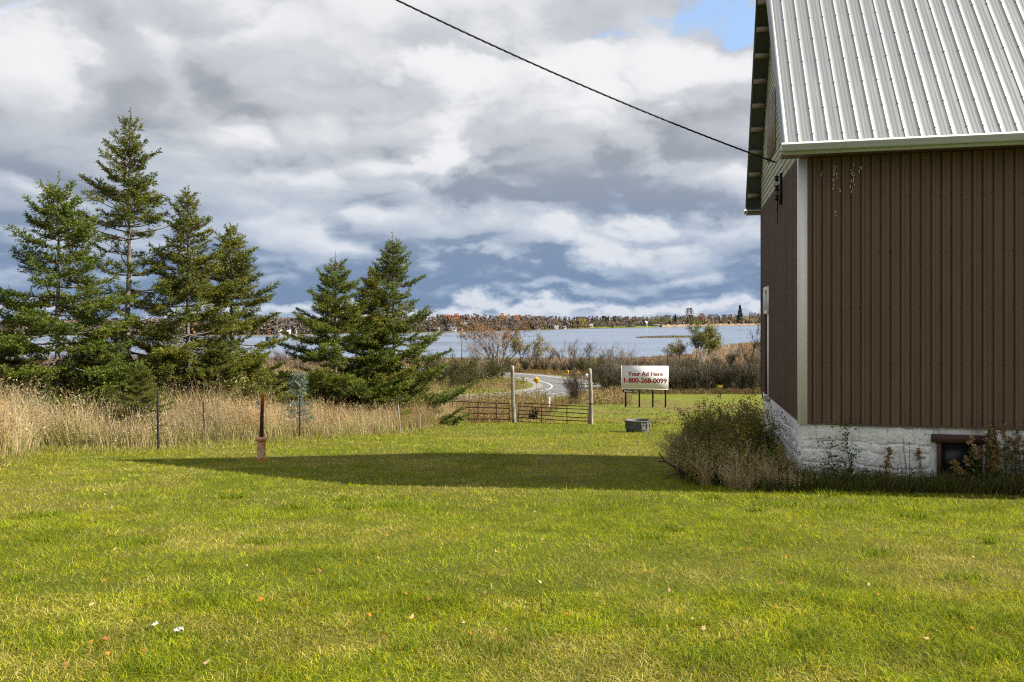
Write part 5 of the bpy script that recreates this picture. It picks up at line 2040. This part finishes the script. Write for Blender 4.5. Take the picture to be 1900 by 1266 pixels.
# ------------------------------------------------------------------ tall dry grass and brush
def build_dry():
    r = np.random.default_rng(9)
    g = Geo()
    # along the fence on the left
    n = 52000
    # sample along the edge line, then back into the strip
    e = smooth_line(_EDGE[1:], 200)
    i = r.integers(0, 199, n)
    f = r.random((n, 1))
    base = e[i] * (1 - f) + e[i + 1] * f
    back = r.uniform(0, 1, n) ** 1.4 * 7.5
    x = base[:, 0] - back * .55 + r.normal(0, .12, n)
    y = base[:, 1] + back * .83 + r.normal(0, .12, n)
    ok = uncut(x, y)
    x, y, back = x[ok], y[ok], back[ok]
    n = len(x)
    pal = np.array([(.46, .36, .21), (.39, .29, .17), (.53, .44, .28), (.33, .23, .14), (.28, .20, .12), (.40, .37, .15)])
    patch = fbm(x, y, 3.0, 1, 3)
    col = pal[r.integers(0, 6, n)] * r.uniform(.7, 1.2, (n, 1))
    col *= (.62 + .72 * fbm(x, y, 1.6, 4, 3))[:, None]
    redder = (patch > .52)[:, None] * np.array((.0, -.02, -.015)) * 1.5
    col = np.clip(col + redder, .02, 1)
    yg = (back < .5) & (r.random(n) < .45)
    col[yg] = np.array((.20, .22, .045)) * r.uniform(.7, 1.3, (yg.sum(), 1))
    h = r.uniform(.7, 1.25, n) * (.45 + 1.15 * patch) * np.clip(.55 + back * .6, .3, 1.2) * np.where(x > -7.5, .92, 1.0)
    tall = r.random(n) < np.where(x < -9.5, .16, .05)
    h[tall] *= np.where(x[tall] < -9.5, 1.5, 1.25)
    az = r.normal(2.6, 1.0, n)
    tip = blades(g, np.stack([x, y, H(x, y) - .02], 1), h, r.uniform(.009, .017, n), az, r.uniform(.10, .55, n), col, curl=2.0, seg=2)
    # rough half-cut grass in front of it
    n3 = 16000
    i = r.integers(0, 199, n3)
    f = r.random((n3, 1))
    bs = e[i] * (1 - f) + e[i + 1] * f
    fw = np.abs(r.normal(0, .75, n3))
    x3, y3 = bs[:, 0] + fw * .5, bs[:, 1] - fw * .8 + r.normal(0, .1, n3)
    c3 = np.array([(.22, .25, .03), (.30, .28, .06), (.44, .35, .16), (.16, .20, .02)])[r.integers(0, 4, n3)] * r.uniform(.7, 1.2, (n3, 1))
    blades(g, np.stack([x3, y3, H(x3, y3) - .01], 1), r.uniform(.10, .34, n3) * np.exp(-fw * .7) * (.5 + fbm(x3, y3, .8, 2, 2)), r.uniform(.009, .016, n3), r.uniform(0, 6.28, n3), r.uniform(.2, 1.0, n3), c3, seg=2)
    # seed heads
    k = r.random(n) < .50
    T = tip[k]
    m = len(T)
    for j in range(2):
        P = T + np.stack([r.normal(0, .02, m), r.normal(0, .02, m), -r.uniform(0, .16, m)], 1)
        specks(g, P, r.uniform(.035, .075, m), col[k] * r.uniform(.85, 1.25, (m, 1)), .45, seed=20 + j, tri=True)
    tag(g.build('tall_dry_grass', M['dry']), 'tall straw-coloured dry grass along the old fence under the spruces', 'grass', kind='stuff')

    # brush of brown goldenrod stalks beyond the gate and along the road
    def brush(name, label, n, fx, hmin, hmax, pal, w=.035, heads=.6):
        gg = Geo()
        x, y = fx(n)
        ok = road_dist(x, y) > 5.2
        x, y = x[ok], y[ok]
        n = len(x)
        pal = np.array(pal)
        pt = fbm(x, y, 4.0, 2, 3)
        c = pal[np.clip((pt * len(pal) * 1.3 - .15 * len(pal) + r.normal(0, .9, n)).astype(int), 0, len(pal) - 1)] * r.uniform(.7, 1.3, (n, 1))
        h = r.uniform(hmin, hmax, n) * (.6 + .8 * fbm(x, y, 2.5, 4, 2))
        tp = blades(gg, np.stack([x, y, H(x, y) - .02], 1), h, w * r.uniform(.7, 1.3, n), r.uniform(0, 6.28, n), r.uniform(.1, .5, n), c, seg=1)
        for j in range(3):
            k = r.random(n) < heads
            P = tp[k] + np.stack([r.normal(0, .05, k.sum()), r.normal(0, .05, k.sum()), -r.uniform(0, .35, k.sum())], 1)
            specks(gg, P, w * r.uniform(1.6, 3.6, k.sum()), c[k] * r.uniform(.8, 1.3, (k.sum(), 1)), .7, seed=40 + j)
        tag(gg.build(name, M['dry']), label, 'brush', kind='stuff')
    BP = [(.20, .105, .055), (.26, .15, .075), (.33, .22, .12), (.17, .13, .05), (.22, .20, .06), (.15, .09, .06)]

    def f1(n):
        y = r.uniform(47.6, 94, n)
        lo = np.interp(y, [47, 70, 94], [-.40, -.42, -.45])
        hi = np.interp(y, [47, 55, 62, 75, 94], [-.004, .012, .035, .055, .085])
        u = lo + (hi - lo) * r.uniform(0, 1, n) ** .75
        return u * y, y

    def f7(n):
        y = r.uniform(78, 92.5, n)
        u = np.interp(r.uniform(0, 1, n), [0, .75, 1], [-.45, -.045, .045])
        return u * y, y
    brush('roadside_weeds', 'tall mixed weeds along the near side of the lower road', 5200, f7, .8, 1.7, [(.24, .17, .08), (.19, .18, .05), (.30, .21, .11), (.15, .15, .04), (.26, .15, .07)], .06)

    def f2(n):
        y = r.uniform(98, 150, n)
        u = r.uniform(-.36, .02, n)
        return u * y, y

    def f3(n):
        y = r.uniform(88, 132, n)
        u = r.uniform(.075, .155, n)
        return u * y, y

    def f4(n):
        y = r.uniform(136, 160, n)
        u = r.uniform(-.03, .2, n)
        return u * y, y

    def f5(n):
        y = r.uniform(102, 106, n)
        u = r.uniform(.15, .40, n)
        return u * y, y
    def f6(n):
        y = r.uniform(158, 288, n)
        u = r.uniform(-.6, .28, n)
        k = H(u * y, y) > LAKE + .05
        return (u * y)[k], y[k]
    brush('shore_brush', 'brown and tan brush along the near shore of the lake', 13000, f6, .3, .9, [(.18, .13, .09), (.24, .17, .11), (.14, .12, .06), (.30, .22, .13), (.15, .10, .08)], .13)
    brush('gate_brush', 'reddish brown dead weeds beyond the gate, up to the road', 19000, f1, .45, 1.0, BP)
    brush('bend_brush', 'tan and green weeds inside the road bend', 9000, f2, .4, 1.1, [(.24, .18, .08), (.14, .16, .04), (.30, .22, .11), (.17, .19, .04), (.20, .13, .055)], .07)
    brush('roadside_brush', 'tan weeds between the roadside bush and the billboard', 6000, f3, .4, 1.0, [(.30, .21, .12), (.20, .17, .05), (.36, .26, .16), (.20, .14, .07)], .06)
    brush('verge_brush', 'low brown weeds on the far verge of the road', 4000, f4, .4, .9, [(.22, .14, .06), (.16, .14, .045), (.26, .18, .08)], .08)
    brush('hedge_foot_brush', 'brown weeds along the foot of the hedgerow', 3000, f5, .3, .7, [(.16, .10, .05), (.10, .09, .035), (.22, .15, .08)], .06)


build_dry()


# ------------------------------------------------------------------ weeds by the barn
def weed_clump():
    r = np.random.default_rng(31)
    g = Geo()
    pal_g = np.array([(.44, .30, .16), (.55, .41, .24), (.34, .22, .115), (.62, .50, .32), (.30, .26, .075)])
    pal_w = np.array([(.14, .21, .022), (.20, .26, .03), (.30, .31, .045), (.21, .18, .05)])

    def spot(n, lo, hi):
        ly = r.uniform(lo, hi, n)
        wmax = np.interp(ly, [-.75, -.2, .8, 2.2, 3.6, 4.6], [.8, 1.6, 2.0, 2.0, 1.6, .9])
        return -(.08 + (wmax - .08) * r.uniform(0, 1, n) ** .8), ly, wmax
    # tall green weeds, each a sheaf of leafy stems
    lx, ly, wm = spot(150, .0, 4.5)
    for i in range(len(lx)):
        hh = np.interp(ly[i], [0, 1.2, 2.8, 4.6], [.80, 1.28, 1.58, 1.25]) * r.uniform(.62, 1.16) * (.72 + .28 * min(1, (wm[i] + lx[i]) / .5))
        n = int(r.integers(7, 15))
        x, y = barn_world(lx[i] + r.normal(0, .07, n), ly[i] + r.normal(0, .07, n))
        P = np.stack([x, y, H(x, y) - .02], 1)
        h = hh * r.uniform(.7, 1.05, n)
        az = r.normal(math.pi * 1.05, 1.2, n)
        ln = r.uniform(.05, .38, n)
        tone = pal_w[r.integers(0, 4)] * r.uniform(.75, 1.35)
        tip = blades(g, P, h, .010, az, ln, np.array((.11, .09, .035)) * r.uniform(.8, 1.4), curl=2.0, seg=3)
        k = 24
        t = r.uniform(.18, 1.0, (n, k))
        B = P[:, None, :] + np.stack([(tip - P)[:, None, 0] * t ** 2, (tip - P)[:, None, 1] * t ** 2, (tip - P)[:, None, 2] * t], -1)
        aa = r.uniform(0, 6.28, (n, k))
        L = .115 * np.interp(t, [0, .4, 1], [.6, 1.05, .45]) * r.uniform(.6, 1.3, (n, k))
        dv = np.stack([np.cos(aa), np.sin(aa), r.uniform(-.35, .75, (n, k))], -1)
        sd = np.stack([-np.sin(aa), np.cos(aa), np.zeros((n, k))], -1) * (L * .13)[..., None]
        md = B + dv * (L * .5)[..., None]
        en = B + dv * L[..., None] - np.array((0, 0, 1)) * (L * .25)[..., None]
        V = np.stack([B, md - sd, en, md + sd], 2).reshape(-1, 3)
        c = np.repeat((tone * r.uniform(.7, 1.4, (n * k, 1))), 4, axis=0)
        g.add(V, [np.arange(len(V)).reshape(-1, 4)], c)
        if r.random() < .6:                                  # withered heads
            m = 16
            Q = np.repeat(tip, m, axis=0) + r.normal(0, .028, (n * m, 3)) - np.array((0, 0, .05)) * r.uniform(0, 2.2, (n * m, 1))
            specks(g, Q, r.uniform(.018, .038, n * m), np.array((.20, .135, .075)) * r.uniform(.6, 1.5, (n * m, 1)), .8, seed=400 + i)
    # arching tussocks of brown grass in front and along the side
    lx, ly, wm = spot(120, -.7, 2.6)
    front = ly + r.normal(0, .25, len(ly))
    for i in range(len(lx)):
        if front[i] > .9 and lx[i] > -wm[i] * .55:
            continue
        hh = np.interp(ly[i], [-.7, 0, 1.2, 2.6], [.32, .62, .82, .75]) * r.uniform(.7, 1.2)
        n = int(r.integers(45, 90))
        x, y = barn_world(lx[i] + r.normal(0, .05, n), ly[i] + r.normal(0, .05, n))
        tone = pal_g[r.integers(0, 5)]
        c = (tone * .6 + pal_g[r.integers(0, 5, n)] * .4) * r.uniform(.65, 1.3, (n, 1))
        az = r.normal(math.pi * 1.15, 1.15, n)
        tip = blades(g, np.stack([x, y, H(x, y) - .02], 1), hh * r.uniform(.6, 1.2, n), r.uniform(.006, .011, n), az, r.uniform(.15, 1.15, n), c, curl=1.8, seg=3)
        if r.random() < .45:                                 # tan plumes
            k = r.random(n) < .3
            m = int(k.sum())
            for j in range(9):
                specks(g, tip[k] + np.stack([r.normal(0, .008, m), r.normal(0, .008, m), .05 - r.uniform(0, .16, m)], 1), r.uniform(.018, .034, m), np.array((.52, .41, .27)) * r.uniform(.7, 1.2, (m, 1)), .45, seed=700 + i * 9 + j, tri=True)
    tag(g.build('weed_clump', M['leafy']), 'big clump of green weeds and brown grass against the barn corner', 'weeds', kind='stuff')

    # fringe of rough grass along the front of the foundation
    g = Geo()
    n = 13000
    lx = r.uniform(-.7, 6.5, n)
    ly = -(.02 + r.uniform(0, 1, n) ** 1.3 * np.interp(lx, [-.7, .4, 2, 6.5], [.9, .62, .5, .75]))
    x, y = barn_world(lx, ly)
    pal = np.array([(.075, .115, .02), (.11, .15, .024), (.15, .13, .035), (.20, .13, .055), (.06, .085, .02)])
    c = pal[r.integers(0, 5, n)] * r.uniform(.7, 1.3, (n, 1))
    h = r.uniform(.12, .36, n) * (.4 + 1.3 * fbm(lx, ly, .5, 2, 2))
    blades(g, np.stack([x, y, H(x, y) - .01], 1), h, r.uniform(.007, .012, n), r.uniform(0, 6.28, n), r.uniform(.2, .9, n), c, seg=2)
    n = 9000
    lx = r.uniform(-.5, 6.5, n)
    ly = -(.03 + r.uniform(0, .35, n))
    x, y = barn_world(lx, ly)
    P = np.stack([x, y, H(x, y) + np.abs(r.normal(0, .24, n)) * (.25 + 1.3 * np.clip(fbm(lx, ly * 0, .45, 1, 2) - .3, 0, 1))], 1)
    specks(g, P, r.uniform(.03, .065, n), pal[r.integers(0, 5, n)] * r.uniform(.7, 1.3, (n, 1)), .5, seed=4)
    tag(g.build('foundation_weeds', M['leafy']), 'rough dark grass and weeds along the foot of the white stone wall', 'weeds', kind='stuff')


weed_clump()


def goldenrod(lx, ly, h, label, seed, lean=0.0, heads=((.26, .17, .10), (.36, .25, .15)), stems=2, leafc=((.09, .13, .025), (.15, .16, .035), (.22, .20, .04)), yellow=0.0):
    r = np.random.default_rng(seed)
    x, y = barn_world(lx, ly)
    o = thing('goldenrod_plant', label, 'plant', (x, y, hz(x, y)))
    gs, gl, gh = Geo(), Geo(), Geo()
    leafc, heads = np.array(leafc), np.array(heads)
    h = h * 1.12
    for s in range(stems):
        hh = h * (1 if s == 0 else r.uniform(.6, .92))
        a = r.uniform(0, 6.28)
        top = np.array((lean * hh + math.cos(a) * .15 * hh * (s > 0), math.sin(a) * .08, hh))
        b0 = np.array((math.cos(a) * .03 * s, math.sin(a) * .03 * s, -.05))
        pts = [b0 + (top - b0) * t + np.array((.03 * math.sin(t * 4 + s), 0, 0)) for t in np.linspace(0, 1, 8)]
        poly_tube(gs, pts, np.linspace(.007, .003, 8), 5, (.11, .085, .035))
        n = int(hh * 190)
        t = r.uniform(.12, .93, n)
        aa = r.uniform(0, 6.28, n)
        L = .075 * np.interp(t, [0, .3, 1], [.7, 1.0, .45]) * r.uniform(.7, 1.3, n)
        B = b0 + (top - b0) * t[:, None]
        dirv = np.stack([np.cos(aa), np.sin(aa), r.uniform(-.5, .5, n)], 1)
        side = np.stack([-np.sin(aa), np.cos(aa), np.zeros(n)], 1) * (L * .15)[:, None]
        mid = B + dirv * (L * .5)[:, None] + np.array((0, 0, .008))
        end = B + dirv * L[:, None] - np.array((0, 0, 1)) * (L * .3)[:, None]
        V = np.stack([B, mid - side, end, mid + side], 1)
        gl.add(V, [np.arange(n * 4).reshape(n, 4)], np.repeat(leafc[r.integers(0, len(leafc), n)] * r.uniform(.7, 1.35, (n, 1)), 4, axis=0))
        # plume: arching sprays of fluffy heads
        m = 11
        for k in range(m):
            tt = .76 + .24 * k / m
            ba = b0 + (top - b0) * tt
            a2 = r.uniform(0, 6.28)
            ln = .085 * (1.12 - k / m) * r.uniform(.7, 1.2)
            for q in np.linspace(.15, 1, 7):
                P = ba + np.array((math.cos(a2) * ln * q, math.sin(a2) * ln * q, ln * (.55 * q - .35 * q * q)))
                P = P + r.normal(0, .010, (6, 3))
                hc = heads[r.integers(0, len(heads), 6)] * r.uniform(.75, 1.4, (6, 1))
                if r.random() < yellow:
                    hc[:] = np.array((.42, .27, .03)) * r.uniform(.7, 1.2)
                specks(gh, P, r.uniform(.014, .026, 6), hc, .9, seed=int(r.integers(1e6)))
    gs.build('stems', M['leafy'], o)
    gl.build('leaves', M['leafy'], o)
    gh.build('plume', M['leafy'], o)


goldenrod(1.33, -.16, .62, 'low yellowing goldenrod against the bare white wall left of the cellar window', 1, .02, leafc=((.26, .23, .04), (.18, .18, .035)))
goldenrod(1.86, -.12, .60, 'single thin goldenrod stem left of the cellar window', 2, -.03, stems=1)
goldenrod(2.32, -.22, .45, 'short goldenrod with a yellow head before the dark window pane', 3, .0, stems=2, yellow=.35)
goldenrod(2.58, -.18, .82, 'goldenrod with a drooping tan plume in front of the cellar window', 4, -.05, stems=3, heads=((.40, .29, .18), (.50, .38, .24)))
goldenrod(2.78, -.14, .98, 'tall goldenrod with a brown plume at the right edge of the cellar window', 5, .02, stems=4)
goldenrod(2.86, -.32, .66, 'bushy goldenrod with an orange-brown head below the tall plumes', 6, .03, heads=((.30, .15, .04), (.22, .12, .05)), stems=3, yellow=.15)
goldenrod(3.02, -.15, 1.0, 'tall goldenrod with a broad brown plume right of the cellar window', 7, -.01, stems=5)
goldenrod(3.22, -.20, .92, 'tall goldenrod next to the broad brown plume', 8, .04, stems=5)
goldenrod(3.36, -.26, .70, 'leafy goldenrod at the right end of the white wall', 9, .0, stems=6)
goldenrod(3.5, -.16, 1.02, 'tall dark goldenrod furthest along the wall from the corner', 10, .0, stems=5)


def vine(lx, h, label, seed, spread=.12):
    r = np.random.default_rng(seed)
    x, y = barn_world(lx, -.07)
    o = thing('climbing_vine', label, 'plant', (x, y, hz(x, y)))
    gs, gl = Geo(), Geo()
    tops = [(0, h), (-.12, h * .55), (.10, h * .62)]
    for (dx, hh) in tops:
        pts = [np.array((dx * t + .04 * math.sin(t * 6 + dx * 20), -.01 * t, hh * t)) for t in np.linspace(0, 1, 10)]
        poly_tube(gs, pts, np.linspace(.007, .003, 10), 5, (.07, .06, .035))
        n = int(hh * 60)
        t = r.uniform(.15, 1, n)
        P = np.stack([np.interp(t, np.linspace(0, 1, 10), [q[0] for q in pts]), np.full(n, -.02), hh * t], 1) + r.normal(0, 1, (n, 3)) * np.array((spread * .45, .02, .03))
        c = np.array([(.045, .075, .018), (.065, .10, .02), (.09, .11, .025)])[r.integers(0, 3, n)] * r.uniform(.7, 1.4, (n, 1))
        specks(gl, P, r.uniform(.045, .075, n), c, .5, seed=int(r.integers(1e6)))
    # shoots fanning out under the siding edge
    n = 26
    P = np.stack([r.uniform(-.28, .22, n), np.full(n, -.03), h + r.uniform(-.10, .04, n)], 1)
    specks(gl, P, r.uniform(.04, .065, n), np.array((.06, .095, .02)) * r.uniform(.7, 1.4, (n, 1)), .5, seed=seed)
    rx, ry, rz = 0, 0, BARN_A
    o.rotation_euler = (0, 0, BARN_A)
    gs.build('stems', M['leafy'], o)
    gl.build('leaves', M['leafy'], o)


vine(.74, 1.08, 'dark leafy vine climbing the white wall up to the siding', 1)
vine(.50, .78, 'shorter leafy vine climbing the white wall nearer the corner', 2, .09)
# dry upright stalks against the wall
x, y = barn_world(1.62, -.1)
o = thing('dry_stalks', 'thin dry grey stalks standing against the white wall', 'plant', (x, y, hz(x, y)))
for k, (dx, h, tx) in enumerate(((0, .86, -.05), (.04, .72, -.09), (.05, .8, .0), (-.03, .66, -.10))):
    g = Geo()
    poly_tube(g, [(dx, 0, -.05), (dx + tx * .4, -.01, h * .5), (dx + tx, -.01, h)], [.006, .005, .0025], 5, (.22, .18, .15))
    rr = np.random.default_rng(k)
    specks(g, np.stack([np.full(10, dx + tx) + rr.normal(0, .012, 10), np.full(10, -.01), h - rr.uniform(0, .25, 10)], 1), .03, (.20, .14, .10), .4, seed=k)
    g.build('stalk', M['leafy'], o)

# fallen branch sticking out of the clump
p = Vector((2.78, 13.9, hz(2.78, 13.9)))
o = thing('fallen_branch', 'bare fallen branch poking out of the weed clump onto the lawn', 'branch', p)
g = Geo()
poly_tube(g, [(.7, -.2, .05), (.3, -.1, .18), (0, 0, .36), (-.12, .02, .52)], [.022, .02, .016, .012], 6, (.06, .05, .04))
g.build('limb', M['twig'], o)
for k, q in enumerate((((.3, -.1, .18), (.08, -.2, .16), (-.1, -.3, .10)), ((0, 0, .36), (-.2, -.02, .38)), ((.15, -.05, .27), (.2, -.1, .5)))):
    g = Geo()
    poly_tube(g, q, np.linspace(.012, .005, len(q)), 5, (.06, .05, .04))
    g.build('twig', M['twig'], o)


# ------------------------------------------------------------------ yellow flowering weeds in the pasture
def yellow_weed(px, d, h, w, label, seed):
    p = at(px, d)
    o = thing('yellow_weed', label, 'plant', p)
    r = np.random.default_rng(seed)
    g, gl = Geo(), Geo()
    for k in range(5):
        a = r.uniform(0, 6.28)
        e = (math.cos(a) * w * .4 * r.random(), math.sin(a) * w * .4, h * r.uniform(.85, 1.0))
        poly_tube(g, [(0, 0, -.05), (e[0] * .4, e[1] * .4, h * .5), e], [.012, .01, .006], 5, (.12, .11, .04))
        P = np.array(e) + r.normal(0, 1, (30, 3)) * np.array((w * .22, w * .22, h * .05))
        specks(gl, P, .07 * w / .5 * r.uniform(.6, 1.3, 30), np.array((.55, .42, .03)) * r.uniform(.7, 1.2, (30, 1)), .8, seed=seed + k)
    g.build('stems', M['leafy'], o)
    gl.build('flower_heads', M['leafy'], o)


yellow_weed(1337, 96, 1.75, .62, 'bright yellow flowering weed in front of the hedgerow', 5)
yellow_weed(1211, 36, .55, .16, 'little yellow flower stalk beside the grey water tank', 8)


# ------------------------------------------------------------------ fallen leaves and litter on the lawn
def leaf_mesh(seed):
    r = random.Random(seed)
    n = 9
    out = []
    for k in range(n):
        a = 2 * math.pi * k / n
        q = (1.0 if k % 2 == 0 else .62) * r.uniform(.8, 1.1)
        out.append((q * math.cos(a), q * .75 * math.sin(a), .28 * q * q * math.sin(2 * a + seed) + .12 * r.random()))
    V = [(0, 0, 0)] + out + [(1.9, .1, .1), (1.9, .16, .1)]
    F3 = [(0, 1 + k, 1 + (k + 1) % n) for k in range(n)] + [(1, n + 1, n + 2)]
    return V, F3


LM = {}
for kk in ('leaf_o', 'leaf_t', 'leaf_r'):
    LM[kk] = []
    for s in range(3):
        V, F3 = leaf_mesh(s * 7 + len(kk))
        g = Geo().add(V, [F3])
        LM[kk].append(g.mesh('fallen_leaf', M[kk], colors=False))
LBL = {'leaf_o': 'orange fallen leaf lying on the lawn', 'leaf_t': 'pale tan fallen leaf lying on the lawn', 'leaf_r': 'rusty red fallen leaf lying on the lawn'}
GRP = {'leaf_o': 'orange fallen leaves', 'leaf_t': 'tan fallen leaves', 'leaf_r': 'rust fallen leaves'}


def put_leaf(px, py, kk):
    p = ground_hit(px, py)
    o = bpy.data.objects.new('fallen_leaf', random.choice(LM[kk]))
    COL.objects.link(o)
    s = random.uniform(.014, .027)
    o.scale = (s, s, s)
    o.location = p + Vector((0, 0, .040))
    o.rotation_euler = (random.uniform(-.7, .7), random.uniform(-.7, .7), random.uniform(0, 6.28))
    tag(o, LBL[kk], 'leaf', GRP[kk])


known = [(39, 1024, 'leaf_o'), (146, 1037, 'leaf_o'), (263, 971, 'leaf_t'), (287, 932, 'leaf_o'), (437, 1061, 'leaf_o'), (458, 1057, 'leaf_t'), (475, 1035, 'leaf_t'), (448, 984, 'leaf_t'),
         (213, 1027, 'leaf_t'), (195, 1084, 'leaf_o'), (295, 1125, 'leaf_r'), (416, 1141, 'leaf_r'), (268, 1220, 'leaf_r'), (433, 1204, 'leaf_t'), (485, 1122, 'leaf_o'), (572, 1021, 'leaf_o'),
         (594, 1067, 'leaf_r'), (671, 1047, 'leaf_o'), (719, 1000, 'leaf_o'), (744, 1218, 'leaf_o'), (993, 955, 'leaf_t'), (1006, 1007, 'leaf_t'), (935, 1076, 'leaf_t'), (1104, 1030, 'leaf_t'),
         (1103, 1070, 'leaf_t'), (1197, 1068, 'leaf_o'), (1053, 1150, 'leaf_o'), (1139, 1161, 'leaf_t'), (919, 1197, 'leaf_o'), (871, 1185, 'leaf_o'), (1417, 1077, 'leaf_o'), (1459, 1041, 'leaf_o'),
         (1494, 1060, 'leaf_o'), (1500, 1089, 'leaf_t'), (1525, 1113, 'leaf_o'), (1612, 1094, 'leaf_t'), (1628, 1112, 'leaf_o'), (1679, 1118, 'leaf_r'), (1608, 1156, 'leaf_o'), (1779, 1148, 'leaf_t'),
         (1712, 1212, 'leaf_r'), (1845, 1188, 'leaf_r'), (1881, 1029, 'leaf_r'), (1371, 1151, 'leaf_r'), (1897, 1198, 'leaf_o'), (1391, 1027, 'leaf_r'), (1528, 1221, 'leaf_r'), (620, 872, 'leaf_t'),
         (495, 893, 'leaf_t'), (262, 856, 'leaf_o'), (157, 939, 'leaf_t'), (195, 922, 'leaf_t'), (62, 920, 'leaf_o'), (368, 900, 'leaf_t'), (1587, 921, 'leaf_o'), (1264, 984, 'leaf_t'), (1210, 960, 'leaf_o')]
for px, py, kk in known:
    put_leaf(px, py, kk)
for i in range(70):
    put_leaf(random.uniform(10, 1890), 900 + 366 * random.random(), random.choice(('leaf_o', 'leaf_t', 'leaf_t', 'leaf_r')))


def scrap(px, py, s, label, seed):
    p = ground_hit(px, py)
    r = random.Random(seed)
    n = 6
    V = [((i / (n - 1) - .5) * s * 1.5 + r.uniform(-.1, .1) * s, (j / (n - 1) - .5) * s + r.uniform(-.1, .1) * s, r.uniform(0, .45) * s) for i in range(n) for j in range(n)]
    F = [(i * n + j, i * n + j + 1, (i + 1) * n + j + 1, (i + 1) * n + j) for i in range(n - 1) for j in range(n - 1)]
    o = thing('paper_scrap', label, 'litter', p + Vector((0, 0, .035)), r.uniform(0, 3))
    Geo().add(V, [F]).build('sheet', M['paper'], o, colors=False)
    V2 = [(v[0] * .4 + s * .4, v[1] * .4, v[2] * .8 + s * .25) for v in V]
    Geo().add(V2, [F]).build('torn_corner', M['paper'], o, colors=False)


scrap(331, 1181, .036, 'crumpled white paper scrap on the lawn, the brighter of two', 3)
scrap(288, 1170, .034, 'flattened off-white scrap on the lawn beside the brighter paper', 6)
